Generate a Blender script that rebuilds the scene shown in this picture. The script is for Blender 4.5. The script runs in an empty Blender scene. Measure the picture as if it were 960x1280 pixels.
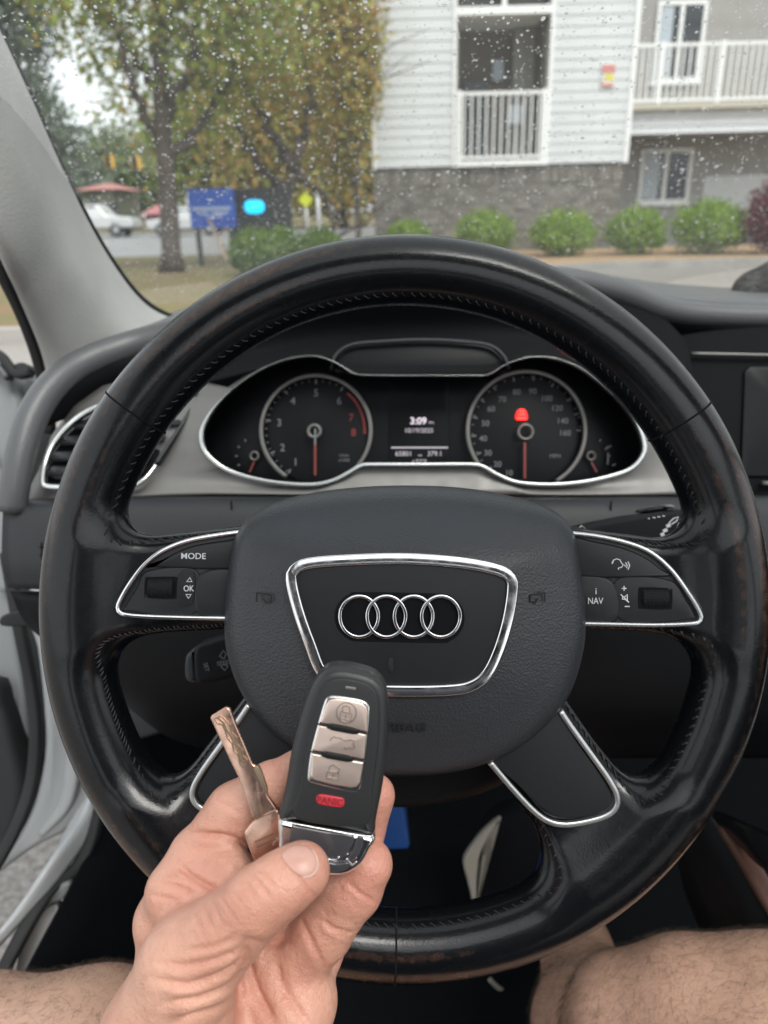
import bpy, bmesh, math, random
import numpy as np
from mathutils import Vector, Matrix

random.seed(7)
rng = np.random.default_rng(7)
R_ = math.radians
sc = bpy.context.scene
COL = sc.collection

# ------------------------------------------------------------------ camera
F, PW, PH = 930.0, 960.0, 1280.0            # focal length and size of the photograph in its own pixels
CAM = Vector((0.0, 0.0, 1.12))
PITCH, ROLL = 22.1, -1.5
cam_data = bpy.data.cameras.new('camera')
cam_data.sensor_fit = 'VERTICAL'
cam_data.sensor_height = 36.0
cam_data.lens = 36.0 * F / PH
cam_data.clip_start = 0.01
cam_data.clip_end = 2000
cam_data.dof.use_dof = True
cam_data.dof.focus_distance = 0.335
cam_data.dof.aperture_fstop = cam_data.lens / 2.6     # about 2.6 mm of aperture
cam = bpy.data.objects.new('camera', cam_data)
M = Matrix.Translation(CAM) @ Matrix.Rotation(R_(90 - PITCH), 4, 'X') @ Matrix.Rotation(R_(ROLL), 4, 'Z')
cam.matrix_world = M
COL.objects.link(cam)
sc.camera = cam
MR = np.array(M.to_3x3())
MT = np.array(M.translation)

# ------------------------------------------------------------------ daylight, overcast
SUN_EL, SUN_ROT = 55.0, 150.0
world = bpy.data.worlds.new('World')
sc.world = world
world.use_nodes = True
wn, wl = world.node_tree.nodes, world.node_tree.links
bg = wn['Background']
sky = wn.new('ShaderNodeTexSky')
sky.sky_type = 'NISHITA'
sky.sun_disc = False
sky.sun_elevation = R_(SUN_EL)
sky.sun_rotation = R_(SUN_ROT)
sky.air_density, sky.dust_density, sky.ozone_density = 1.0, 4.0, 1.0
hsv = wn.new('ShaderNodeHueSaturation')
hsv.inputs['Saturation'].default_value = 0.22
wl.new(sky.outputs[0], hsv.inputs['Color'])
cloud = wn.new('ShaderNodeMix'); cloud.data_type = 'RGBA'              # an even layer of rain cloud over the sky
cloud.inputs[0].default_value = 0.6
cloud.inputs[7].default_value = (6.6, 6.9, 7.1, 1)
wl.new(hsv.outputs[0], cloud.inputs[6])
wl.new(cloud.outputs[2], bg.inputs['Color'])
bg.inputs['Strength'].default_value = 0.12
sun_data = bpy.data.lights.new('sun', 'SUN')
sun_data.energy = 1.2
sun_data.angle = R_(25)
sun_data.color = (1.0, 0.96, 0.9)
sun = bpy.data.objects.new('sun', sun_data)
az = R_(SUN_ROT)
sd = Vector((math.sin(az) * math.cos(R_(SUN_EL)), math.cos(az) * math.cos(R_(SUN_EL)), math.sin(R_(SUN_EL))))
sun.rotation_euler = sd.to_track_quat('Z', 'Y').to_euler()
sun.location = (3, -3, 12)
COL.objects.link(sun)

sc.view_settings.view_transform = 'Standard'
sc.view_settings.look = 'None'
sc.view_settings.exposure = 1.15
sc.view_settings.gamma = 1.0
sc.render.engine = 'CYCLES'
sc.cycles.use_denoising = True
sc.cycles.max_bounces = 12
sc.cycles.transmission_bounces = 10
sc.cycles.transparent_max_bounces = 16
sc.cycles.caustics_reflective = False
sc.cycles.caustics_refractive = False
sc.cycles.sample_clamp_indirect = 6.0

# ------------------------------------------------------------------ helpers: where things stand
def cl(px, py, d):                                   # camera-local metres of a photo pixel at a depth
    return np.array([(px - 480.0) / F * d, -(py - 640.0) / F * d, -d])
def cla(a):                                          # the same for an (n, 3) array of px, py, depth
    a = np.asarray(a, float)
    return np.stack([(a[:, 0] - 480.0) / F * a[:, 2], -(a[:, 1] - 640.0) / F * a[:, 2], -a[:, 2]], 1)
def tw(v):                                           # camera-local to world
    return np.asarray(v, float) @ MR.T + MT
def P(px, py, d):
    return Vector(tw(cl(px, py, d)))
def ray(px, py):
    return Vector(MR @ np.array([(px - 480.0) / F, -(py - 640.0) / F, -1.0]))
def onY(px, py, Y):
    r = ray(px, py); return CAM + r * ((Y - CAM.y) / r.y)
def onZ(px, py, Z=0.0):
    r = ray(px, py); return CAM + r * ((Z - CAM.z) / r.z)
def project(V):                                      # world points to photo pixels and depth
    c = (np.asarray(V) - MT) @ MR
    return np.stack([480 + F * c[:, 0] / -c[:, 2], 640 - F * c[:, 1] / -c[:, 2], -c[:, 2]], 1)

WO = {}
def origin_of(o):
    return WO.get(o.name, np.zeros(3)) if o else np.zeros(3)
def tag(o, label=None, cat=None, group=None, kind=None):
    if label: o['label'] = label
    if cat: o['category'] = cat
    if group: o['group'] = group
    if kind: o['kind'] = kind
    return o
def thing(name, loc, label, cat, group=None):
    o = bpy.data.objects.new(name, None)
    o.empty_display_size = 0.05
    o.location = loc
    COL.objects.link(o)
    WO[o.name] = np.array(loc, float)
    return tag(o, label, cat, group)
def link(name, me, parent=None, loc=None):
    o = bpy.data.objects.new(name, me)
    COL.objects.link(o)
    if parent: o.parent = parent
    if loc is not None:
        o.location = Vector(loc) - Vector(origin_of(parent))
        WO[o.name] = np.array(loc, float)
    else:
        WO[o.name] = origin_of(parent)
    return o
def mesh(name, V, Fc, mat, parent=None, smooth=True, base=None):
    """one mesh object from world points; its origin is its parent's (or base)"""
    V = np.asarray(V, float)
    org = origin_of(parent) if base is None else np.array(base, float)
    me = bpy.data.meshes.new(name)
    me.from_pydata([tuple(v) for v in (V - org)], [], [tuple(int(i) for i in f) for f in Fc])
    if smooth: me.shade_smooth()
    if mat: me.materials.append(mat)
    me.update()
    o = link(name, me, parent)
    if base is not None:
        o.location = Vector(org) - Vector(origin_of(parent)); WO[o.name] = org
    return o
def lmesh(name, V, Fc, mat, parent=None, smooth=True, base=None):   # camera-local points
    return mesh(name, tw(V), Fc, mat, parent, smooth, base)
def add_attr(o, name, arr):
    at = o.data.attributes.new(name, 'FLOAT', 'POINT')
    at.data.foreach_set('value', np.asarray(arr, np.float32))

# ------------------------------------------------------------------ helpers: shapes
def crom(pts, n, closed=False):
    """n points evenly spaced on a Catmull-Rom curve through pts"""
    p = np.asarray(pts, float); m = len(p)
    if m == 2 and not closed:
        t = np.linspace(0, 1, n)[:, None]; return p[0] * (1 - t) + p[1] * t
    if closed: q = np.concatenate([p[-1:], p, p[:2]])
    else: q = np.concatenate([2 * p[:1] - p[1:2], p, 2 * p[-1:] - p[-2:-1]])
    out = []; sub = 14
    for i in range(m if closed else m - 1):
        a, b, c, d = q[i], q[i + 1], q[i + 2], q[i + 3]
        for t in np.arange(sub) / sub:
            out.append(0.5 * (2 * b + (c - a) * t + (2 * a - 5 * b + 4 * c - d) * t * t + (3 * b - a - 3 * c + d) * t ** 3))
    out.append(p[0] if closed else p[-1])
    out = np.array(out)
    s = np.concatenate([[0], np.cumsum(np.linalg.norm(np.diff(out, axis=0), axis=1))])
    u = np.linspace(0, s[-1], n + 1)[:-1] if closed else np.linspace(0, s[-1], n)
    return np.stack([np.interp(u, s, out[:, k]) for k in range(out.shape[1])], 1)
def lin(pts, n, closed=False):
    p = np.asarray(pts, float)
    if closed: p = np.concatenate([p, p[:1]])
    s = np.concatenate([[0], np.cumsum(np.linalg.norm(np.diff(p, axis=0), axis=1))])
    u = np.linspace(0, s[-1], n + 1)[:-1] if closed else np.linspace(0, s[-1], n)
    return np.stack([np.interp(u, s, p[:, k]) for k in range(p.shape[1])], 1)
def area2(p):
    x, y = p[:, 0], p[:, 1]
    return 0.5 * np.sum(x * np.roll(y, -1) - np.roll(x, -1) * y)
def inset2(p, a):
    """move a counter-clockwise closed 2-D outline inwards by a"""
    t = np.roll(p, -1, 0) - np.roll(p, 1, 0)
    t /= np.linalg.norm(t, axis=1)[:, None] + 1e-12
    return p + a * np.stack([-t[:, 1], t[:, 0]], 1)
def quads(nu, nv, cu=False, cv=False, off=0):
    out = []
    for i in range(nu if cu else nu - 1):
        for j in range(nv if cv else nv - 1):
            i2, j2 = (i + 1) % nu, (j + 1) % nv
            out.append((off + i * nv + j, off + i * nv + j2, off + i2 * nv + j2, off + i2 * nv + j))
    return out
def plate(name, outline, d, thick, mat, parent, bevel=0.001, n=64, smooth=True, dome=0.0, rings=8, power=2.0, center=None, closed_curve=True):
    """a slab whose front outline is seen at these photo pixels at depth d (a number or a function of px, py): real thickness, rounded
    front edge, optionally a crowned front"""
    o = crom(outline, n, True) if closed_curve else lin(outline, n, True)
    df = d if callable(d) else (lambda x, y: d)
    dep = np.array([df(x, y) for x, y in o])
    L = cla(np.column_stack([o, dep]))
    if area2(L[:, :2]) < 0: L = L[::-1]
    xy, z = L[:, :2], L[:, 2]
    c = xy.mean(0) if center is None else cl(center[0], center[1], df(*center))[:2]
    zc_at = lambda q: z                                     # the rim keeps its own depth
    rows = [np.column_stack([xy, z - thick]), np.column_stack([xy, z - bevel])]
    for k in range(1, 5):
        a = math.pi / 2 * k / 4
        rows.append(np.column_stack([inset2(xy, bevel * (1 - math.cos(a))), z - bevel + bevel * math.sin(a)]))
    if dome:
        q = inset2(xy, bevel)
        A = np.column_stack([xy, np.ones(len(xy))])
        coef = np.linalg.lstsq(A, z, rcond=None)[0]
        for k in range(1, rings):
            s = 1 - k / rings
            qq = c + (q - c) * s
            base_z = (1 - s) * (np.column_stack([qq, np.ones(len(qq))]) @ coef) + s * z
            rows.append(np.column_stack([qq, base_z + dome * (1 - s ** power)]))
        m = len(xy); V = np.concatenate(rows); Fc = quads(len(rows), m, False, True)
        V = np.concatenate([V, [[c[0], c[1], float(np.append(c, 1) @ coef) + dome]]])
        last = (len(rows) - 1) * m
        Fc += [(last + j, last + (j + 1) % m, len(V) - 1) for j in range(m)]
    else:
        m = len(xy); V = np.concatenate(rows); Fc = quads(len(rows), m, False, True)
        Fc.append(tuple((len(rows) - 1) * m + j for j in range(m)))
    Fc.append(tuple(reversed(range(m))))
    ob = lmesh(name, V, Fc, mat, parent, smooth)
    return ob
def frames(p, closed, ref=np.array([0, 0, 1.0])):
    t = (np.roll(p, -1, 0) - np.roll(p, 1, 0)) if closed else np.gradient(p, axis=0)
    t /= np.linalg.norm(t, axis=1)[:, None] + 1e-12
    s = np.cross(t, ref); s /= np.linalg.norm(s, axis=1)[:, None] + 1e-12
    return t, s, np.cross(s, t)
def sweep(name, path, prof, mat, parent, closed=False, n=80, curve=True, local=True, smooth=True, scale=None, pix=True, base=None, ref=(0, 0, 1.0)):
    """a profile (side, towards the viewer) carried along a path of (px, py, depth), or of points when pix is False"""
    p = np.asarray(path, float)
    p = (crom if curve else lin)(p, n, closed)
    if pix: p = cla(p)
    t, s, u = frames(p, closed, np.array(ref, float))
    prof = np.asarray(prof, float); k = len(prof)
    sca = np.ones(n) if scale is None else np.interp(np.linspace(0, 1, n), np.linspace(0, 1, len(scale)), scale)
    V = (p[:, None, :] + sca[:, None, None] * (s[:, None, :] * prof[None, :, :1] + u[:, None, :] * prof[None, :, 1:2])).reshape(-1, 3)
    Fc = quads(n, k, closed, True)
    if not closed: Fc += [tuple(reversed(range(k))), tuple((n - 1) * k + j for j in range(k))]
    return (lmesh if local else mesh)(name, V, Fc, mat, parent, smooth, base)
def circ(r, k=10, flat=1.0):
    return [(r * math.cos(2 * math.pi * i / k), r * flat * math.sin(2 * math.pi * i / k)) for i in range(k)]
def rrect(w, h, r, k=3):
    out = []
    for cx, cy, a0 in ((w - r, h - r, 0), (-w + r, h - r, 90), (-w + r, -h + r, 180), (w - r, -h + r, 270)):
        for i in range(k + 1):
            a = R_(a0 + 90 * i / k); out.append((cx + r * math.cos(a), cy + r * math.sin(a)))
    return out
def loft(name, rails, mat, parent, n=40, m=0, thick=0.002, smooth=True, curve=True):
    """a skin through rails of (px, py, depth), each the same way round; thickened"""
    rs = [cla((crom if curve else lin)(r, n)) for r in rails]
    A = np.array(rs)
    if m:
        A = np.stack([crom(A[:, j], m) for j in range(n)], 1)
    V = A.reshape(-1, 3)
    o = lmesh(name, V, quads(len(A), n), mat, parent, smooth)
    if thick:
        md = o.modifiers.new('thick', 'SOLIDIFY'); md.thickness = thick; md.offset = 0
    return o
class MB:
    """collects boxes, tubes and faces in world space into one mesh"""
    def __init__(s): s.v, s.f = [], []
    def add(s, V, Fc):
        k = len(s.v); s.v += [tuple(v) for v in V]; s.f += [tuple(i + k for i in f) for f in Fc]
    def box(s, x0, x1, y0, y1, z0, z1):
        V = [(x, y, z) for x in (x0, x1) for y in (y0, y1) for z in (z0, z1)]
        s.add(V, [(0, 1, 3, 2), (4, 6, 7, 5), (0, 4, 5, 1), (2, 3, 7, 6), (0, 2, 6, 4), (1, 5, 7, 3)])
    def tube(s, pts, rad, k=8):
        p = np.array([tuple(q) for q in pts], float); n = len(p)
        rad = np.full(n, rad) if np.isscalar(rad) else np.asarray(rad, float)
        t = np.gradient(p, axis=0); t /= np.linalg.norm(t, axis=1)[:, None] + 1e-12
        ref = np.array([0.31, 0.9, 0.27]);
        a = np.cross(t, ref); a /= np.linalg.norm(a, axis=1)[:, None] + 1e-12
        b = np.cross(t, a)
        V = []
        for i in range(n):
            for j in range(k):
                th = 2 * math.pi * j / k
                V.append(p[i] + rad[i] * (a[i] * math.cos(th) + b[i] * math.sin(th)))
        s.add(V, quads(n, k, False, True) + [tuple(reversed(range(k))), tuple((n - 1) * k + j for j in range(k))])
    def lathe(s, prof, cx, cy, k=16, z0=0.0):
        V = [(cx + r * math.cos(2 * math.pi * j / k), cy + r * math.sin(2 * math.pi * j / k), z0 + z) for r, z in prof for j in range(k)]
        s.add(V, quads(len(prof), k, False, True))
    def build(s, name, mat, parent=None, smooth=False, base=None):
        return mesh(name, s.v, s.f, mat, parent, smooth, base)
def box(name, x0, x1, y0, y1, z0, z1, mat, parent=None, bevel=0.0, base=None):
    b = MB(); b.box(x0, x1, y0, y1, z0, z1); o = b.build(name, mat, parent, base=base)
    if bevel:
        md = o.modifiers.new('bevel', 'BEVEL'); md.width = bevel; md.segments = 2
    return o
FONT_CACHE = {}
def text(name, body, px, py, d, h, mat, parent, rot=0.0, bold=0.0, depth=0.00015, squash=1.0, local_z=0.0):
    """flat lettering with cap height h (photo pixels) centred on a pixel at a depth"""
    key = (body, bold)
    if key not in FONT_CACHE:
        cu = bpy.data.curves.new('lettering', 'FONT'); cu.body = body; cu.size = 1.0; cu.resolution_u = 3; cu.offset = bold; cu.extrude = 0.01
        t = bpy.data.objects.new('lettering', cu); COL.objects.link(t)
        dg = bpy.context.evaluated_depsgraph_get(); dg.update()
        me = bpy.data.meshes.new_from_object(t.evaluated_get(dg))
        V = np.array([v.co for v in me.vertices]).reshape(-1, 3); Fc = [tuple(p.vertices) for p in me.polygons]
        bpy.data.objects.remove(t); bpy.data.meshes.remove(me)
        FONT_CACHE[key] = (V, Fc)
    V, Fc = FONT_CACHE[key]
    V = V.copy()
    V[:, :2] -= (V[:, :2].max(0) + V[:, :2].min(0)) / 2
    dd = d(px, py) if callable(d) else d
    k = h / 0.70 * dd / F
    V = V * np.array([k * squash, k, depth / 0.01])
    a = R_(rot); c, s_ = math.cos(a), math.sin(a)
    V[:, :2] = V[:, :2] @ np.array([[c, s_], [-s_, c]])
    if callable(d): V[:, 2] -= np.array([d(px + q[0] * F / dd, py - q[1] * F / dd) for q in V]) - dd
    return lmesh(name, V + cl(px, py, dd), Fc, mat, parent, False)
def stroke(name, lines, d, wpx, mat, parent, depth=0.0002):
    """thin raised lines (lists of photo pixels) at a depth: marks and symbols"""
    V, Fc = [], []
    for ln in lines:
        p = np.asarray(ln, float)
        closed = len(p) > 3 and np.allclose(p[0], p[-1])
        if closed: p = p[:-1]
        t = (np.roll(p, -1, 0) - np.roll(p, 1, 0)) if closed else np.gradient(p, axis=0)
        t /= np.linalg.norm(t, axis=1)[:, None] + 1e-9
        nrm = np.stack([-t[:, 1], t[:, 0]], 1) * wpx / 2
        k = len(V)
        for i in range(len(p)):
            for sgn in (1, -1):
                for dz in (-depth, depth):
                    q = p[i] + sgn * nrm[i]
                    dd = d(p[i][0], p[i][1]) if callable(d) else d
                    V.append(cl(q[0], q[1], dd) + np.array([0, 0, dz]))
        m = len(p)
        for i in range(m if closed else m - 1):
            a, b = k + 4 * i, k + 4 * ((i + 1) % m)
            Fc += [(a + 1, a + 3, b + 3, b + 1), (a, b, b + 2, a + 2), (a, a + 1, b + 1, b), (a + 2, b + 2, b + 3, a + 3)]
    return lmesh(name, V, Fc, mat, parent, False)

# ------------------------------------------------------------------ helpers: signed-distance bodies
def sd_cone(X, a, b, ra, rb):
    """rounded tapered limb between two joints"""
    a = np.asarray(a, np.float32); b = np.asarray(b, np.float32)
    ab = b - a
    t = np.clip(((X[0] - a[0]) * ab[0] + (X[1] - a[1]) * ab[1] + (X[2] - a[2]) * ab[2]) / float(ab @ ab + 1e-12), 0, 1)
    dx = X[0] - a[0] - t * ab[0]; dy = X[1] - a[1] - t * ab[1]; dz = X[2] - a[2] - t * ab[2]
    return np.sqrt(dx * dx + dy * dy + dz * dz) - (ra + (rb - ra) * t)
def smin(a, b, k):
    h = np.clip(0.5 + 0.5 * (b - a) / k, 0, 1)
    return b + (a - b) * h - k * h * (1 - h)
def grid(lo, hi, h):
    ax = [np.arange(lo[i], hi[i] + h, h, dtype=np.float32) for i in range(3)]
    return np.meshgrid(*ax, indexing='ij', sparse=True), ax
def trilin(f, ax, h, V):
    q = np.stack([(V[:, i] - ax[i][0]) / h for i in range(3)], 1)
    i0 = np.clip(np.floor(q).astype(int), 0, np.array(f.shape) - 2); w = q - i0
    out = 0
    for a in (0, 1):
        for b in (0, 1):
            for c in (0, 1):
                ww = (w[:, 0] if a else 1 - w[:, 0]) * (w[:, 1] if b else 1 - w[:, 1]) * (w[:, 2] if c else 1 - w[:, 2])
                out = out + ww * f[i0[:, 0] + a, i0[:, 1] + b, i0[:, 2] + c]
    return out
def gradf(f, ax, h, V):
    g = []
    for i in range(3):
        e = np.zeros(3); e[i] = h * 0.8
        g.append(trilin(f, ax, h, V + e) - trilin(f, ax, h, V - e))
    g = np.stack(g, 1); return g / (np.linalg.norm(g, axis=1)[:, None] + 1e-12)
def surface(f, ax, h, newton=2):
    """surface nets: quads on the zero level of a sampled field"""
    ins = f < 0
    n = np.array(f.shape)
    cnt = np.zeros(n - 1, np.int8)
    for a in (0, 1):
        for b in (0, 1):
            for c in (0, 1):
                cnt += ins[a:n[0] - 1 + a, b:n[1] - 1 + b, c:n[2] - 1 + c]
    mask = (cnt > 0) & (cnt < 8)
    idx = np.full(mask.shape, -1, np.int64); cells = np.argwhere(mask); idx[mask] = np.arange(len(cells))
    acc = np.zeros((len(cells), 3)); num = np.zeros(len(cells))
    cor = {}
    for a in (0, 1):
        for b in (0, 1):
            for c in (0, 1):
                cor[a, b, c] = f[cells[:, 0] + a, cells[:, 1] + b, cells[:, 2] + c].astype(float)
    for A in cor:
        for k in range(3):
            if A[k] == 0:
                B = list(A); B[k] = 1; B = tuple(B)
                fa, fb = cor[A], cor[B]; m = (fa < 0) != (fb < 0)
                t = fa[m] / (fa[m] - fb[m] + 1e-20)
                pt = np.tile(np.array(A, float), (m.sum(), 1)); pt[:, k] = t
                acc[m] += pt; num[m] += 1
    V = np.array([ax[i][0] for i in range(3)]) + (cells + acc / num[:, None]) * h
    for _ in range(newton):
        V = V - (trilin(f, ax, h, V))[:, None] * gradf(f, ax, h, V) * 0.9
    out = []
    for k in range(3):
        u, v = [(1, 2), (2, 0), (0, 1)][k]
        sl0 = [slice(None)] * 3; sl1 = [slice(None)] * 3
        sl0[k] = slice(0, -1); sl1[k] = slice(1, None)
        cr = ins[tuple(sl0)] != ins[tuple(sl1)]
        e = np.argwhere(cr)
        e = e[(e[:, u] > 0) & (e[:, v] > 0) & (e[:, u] < n[u] - 1) & (e[:, v] < n[v] - 1)]
        def at(du, dv):
            q = e.copy(); q[:, u] -= du; q[:, v] -= dv; return idx[q[:, 0], q[:, 1], q[:, 2]]
        q = np.stack([at(1, 1), at(0, 1), at(0, 0), at(1, 0)], 1)
        flip = ~ins[e[:, 0], e[:, 1], e[:, 2]]
        q[flip] = q[flip][:, ::-1]
        out.append(q)
    return V, np.concatenate(out)
def quad_mesh(name, V, Q, mat, parent=None, base=None, smooth=True):
    """fast path for many quads (world points)"""
    org = origin_of(parent) if base is None else np.array(base, float)
    me = bpy.data.meshes.new(name)
    me.vertices.add(len(V)); me.vertices.foreach_set('co', (np.asarray(V) - org).astype(np.float32).ravel())
    k = Q.shape[1]
    me.loops.add(Q.size); me.loops.foreach_set('vertex_index', Q.astype(np.int32).ravel())
    me.polygons.add(len(Q)); me.polygons.foreach_set('loop_start', np.arange(0, Q.size, k, dtype=np.int32))
    me.update(calc_edges=True)
    if smooth: me.shade_smooth()
    if mat: me.materials.append(mat)
    o = link(name, me, parent)
    if base is not None:
        o.location = Vector(org) - Vector(origin_of(parent)); WO[o.name] = org
    return o
def poly2(X, Y, pts):
    """signed distance to a 2-D polygon on a grid"""
    p = np.asarray(pts, np.float32)
    dmin = np.full(np.broadcast(X, Y).shape, 1e9, np.float32); ins = np.zeros(dmin.shape, bool)
    for i in range(len(p)):
        a, b = p[i], p[(i + 1) % len(p)]; e = b - a
        wx, wy = X - a[0], Y - a[1]
        t = np.clip((wx * e[0] + wy * e[1]) / float(e @ e + 1e-12), 0, 1)
        dmin = np.minimum(dmin, (wx - t * e[0]) ** 2 + (wy - t * e[1]) ** 2)
        c = ((a[1] > Y) != (b[1] > Y)) & (X < (b[0] - a[0]) * (Y - a[1]) / (b[1] - a[1] + 1e-12) + a[0])
        ins ^= c
    d = np.sqrt(dmin)
    return np.where(ins, -d, d)

# ------------------------------------------------------------------ materials
def nt(m): return m.node_tree.nodes, m.node_tree.links
def pm(name, col, rough=0.5, metal=0.0, var=0.0, vscale=8.0, bump=0.0, bscale=60.0, btype='noise', spec=0.5, coat=0.0, sss=0.0, col2=None, rvar=0.0, detail=4.0, emit=None, estr=0.0, dist=0.001):
    m = bpy.data.materials.new(name); m.use_nodes = True
    N, K = nt(m); b = N['Principled BSDF']
    b.inputs['Base Color'].default_value = (*col, 1)
    b.inputs['Roughness'].default_value = rough
    b.inputs['Metallic'].default_value = metal
    b.inputs['Specular IOR Level'].default_value = spec
    b.inputs['Coat Weight'].default_value = coat
    if emit:
        b.inputs['Emission Color'].default_value = (*emit, 1); b.inputs['Emission Strength'].default_value = estr
    if sss:
        b.inputs['Subsurface Weight'].default_value = sss
        b.inputs['Subsurface Radius'].default_value = (1.0, 0.35, 0.2); b.inputs['Subsurface Scale'].default_value = 0.004
    tc = N.new('ShaderNodeTexCoord')
    if var or col2:
        n1 = N.new('ShaderNodeTexNoise'); n1.inputs['Scale'].default_value = vscale; n1.inputs['Detail'].default_value = 6
        K.new(tc.outputs['Object'], n1.inputs['Vector'])
        mx = N.new('ShaderNodeMix'); mx.data_type = 'RGBA'
        rp = N.new('ShaderNodeMapRange'); rp.inputs[1].default_value = 0.3; rp.inputs[2].default_value = 0.7
        K.new(n1.outputs['Fac'], rp.inputs[0]); K.new(rp.outputs[0], mx.inputs[0])
        c2 = col2 if col2 else tuple(min(1, c * (1 + var)) for c in col)
        c1 = col if col2 else tuple(c * (1 - var) for c in col)
        mx.inputs[6].default_value = (*c1, 1); mx.inputs[7].default_value = (*c2, 1)
        K.new(mx.outputs[2], b.inputs['Base Color'])
    if rvar:
        n3 = N.new('ShaderNodeTexNoise'); n3.inputs['Scale'].default_value = vscale * 2.3; n3.inputs['Detail'].default_value = 5
        K.new(tc.outputs['Object'], n3.inputs['Vector'])
        r3 = N.new('ShaderNodeMapRange'); r3.inputs[1].default_value = 0.3; r3.inputs[2].default_value = 0.7
        r3.inputs[3].default_value = max(0.02, rough - rvar); r3.inputs[4].default_value = min(1, rough + rvar)
        K.new(n3.outputs['Fac'], r3.inputs[0]); K.new(r3.outputs[0], b.inputs['Roughness'])
    if bump:
        if btype == 'voronoi':
            n2 = N.new('ShaderNodeTexVoronoi'); n2.feature = 'SMOOTH_F1'; out = n2.outputs['Distance']
        elif btype == 'wave':
            n2 = N.new('ShaderNodeTexWave'); out = n2.outputs['Fac']
        else:
            n2 = N.new('ShaderNodeTexNoise'); n2.inputs['Detail'].default_value = detail; out = n2.outputs['Fac']
        n2.inputs['Scale'].default_value = bscale
        K.new(tc.outputs['Object'], n2.inputs['Vector'])
        bp = N.new('ShaderNodeBump'); bp.inputs['Strength'].default_value = bump; bp.inputs['Distance'].default_value = dist
        K.new(out, bp.inputs['Height']); K.new(bp.outputs[0], b.inputs['Normal'])
    return m
def leafmat(name, cols, rough=0.6):
    """leaf colours drawn leaf by leaf"""
    m = bpy.data.materials.new(name); m.use_nodes = True
    N, K = nt(m); b = N['Principled BSDF']
    g = N.new('ShaderNodeNewGeometry'); r = N.new('ShaderNodeValToRGB')
    K.new(g.outputs['Random Per Island'], r.inputs[0])
    el = r.color_ramp.elements
    while len(el) < len(cols): el.new(0.5)
    for i, c in enumerate(cols):
        el[i].position = i / (len(cols) - 1); el[i].color = (*c, 1)
    K.new(r.outputs[0], b.inputs['Base Color']); b.inputs['Roughness'].default_value = rough
    b.inputs['Specular IOR Level'].default_value = 0.25
    tr = N.new('ShaderNodeBsdfTranslucent'); K.new(r.outputs[0], tr.inputs[0])
    mx = N.new('ShaderNodeMixShader'); mx.inputs[0].default_value = 0.3
    K.new(b.outputs[0], mx.inputs[1]); K.new(tr.outputs[0], mx.inputs[2])
    K.new(mx.outputs[0], N['Material Output'].inputs[0])
    return m

# ================================================================== THE PLACE OUTSIDE
m_asphalt = pm('asphalt', (0.24, 0.22, 0.20), 0.45, var=0.5, vscale=55, bump=0.8, bscale=60, rvar=0.15, dist=0.01)
m_soil = pm('soil', (0.07, 0.06, 0.035), 0.9, var=0.3, vscale=0.4)
m_road = pm('road', (0.22, 0.22, 0.225), 0.35, var=0.15, vscale=0.5)
m_lawn = pm('lawn', (0.12, 0.125, 0.045), 0.95, col2=(0.18, 0.115, 0.06), vscale=0.9, bump=0.8, bscale=14, dist=0.03)
m_kerb = pm('kerb', (0.3, 0.29, 0.27), 0.8, var=0.15, vscale=2)
m_mulch = pm('mulch', (0.42, 0.29, 0.17), 0.95, col2=(0.30, 0.19, 0.10), vscale=6, bump=0.8, bscale=40, dist=0.03)
m_siding = pm('white_siding', (0.58, 0.60, 0.615), 0.5, var=0.05, vscale=1.3, bump=0.15, bscale=25)
m_trim = pm('white_trim', (0.78, 0.79, 0.79), 0.45)
m_wallgrey = pm('grey_wall', (0.31, 0.30, 0.285), 0.8, var=0.05, vscale=3)
m_slab = pm('balcony_edge', (0.48, 0.45, 0.37), 0.7)
m_dark = pm('dark_opening', (0.035, 0.033, 0.032), 0.8, var=0.2, vscale=2)
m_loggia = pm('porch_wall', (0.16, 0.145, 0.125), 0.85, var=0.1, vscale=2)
m_pane = pm('window_pane', (0.03, 0.035, 0.04), 0.08)
m_blind = pm('window_blind', (0.42, 0.47, 0.52), 0.6)
m_bark = pm('bark', (0.075, 0.06, 0.05), 0.9, var=0.35, vscale=6, bump=0.8, bscale=18, dist=0.02)
m_post = pm('post_metal', (0.35, 0.36, 0.37), 0.5, 0.3)

def sheet(name, pts, z, mat, thick=0.0):
    n = len(pts)
    V = [(x, y, z) for x, y in pts]; Fc = [tuple(range(n))]
    if thick:
        V += [(x, y, z - thick) for x, y in pts]; Fc += [(i, i + n, (i + 1) % n + n, (i + 1) % n) for i in range(n)]
    o = mesh(name, V, Fc, mat, None, False); return tag(o, kind='structure')
sheet('ground', [(-900, -900), (900, -900), (900, 900), (-900, 900)], -0.02, m_soil)
sheet('parking_lot', [(-60, -40), (60, -40), (60, 15.5), (-60, 15.5)], 0.0, m_asphalt)
kl = [(-60, 7.3), (-6, 7.3), (-2.6, 7.5), (-0.8, 8.4), (0.3, 10.0), (1.2, 12.2), (2.6, 13.9), (4.5, 14.35), (60, 14.35)]
kl2 = [(-60, 7.48), (-6, 7.48), (-2.65, 7.68), (-0.93, 8.53), (0.14, 10.08), (1.05, 12.3), (2.55, 14.06), (4.5, 14.53), (60, 14.53)]
b = MB()
for i in range(len(kl) - 1):
    q = [kl[i], kl[i + 1], kl2[i + 1], kl2[i]]
    V = [(x, y, z) for x, y in q for z in (-0.02, 0.13)]
    b.add(V, [(0, 2, 3, 1), (2, 4, 5, 3), (4, 6, 7, 5), (6, 0, 1, 7), (1, 3, 5, 7)])
tag(b.build('kerb', m_kerb), kind='structure')
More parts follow.
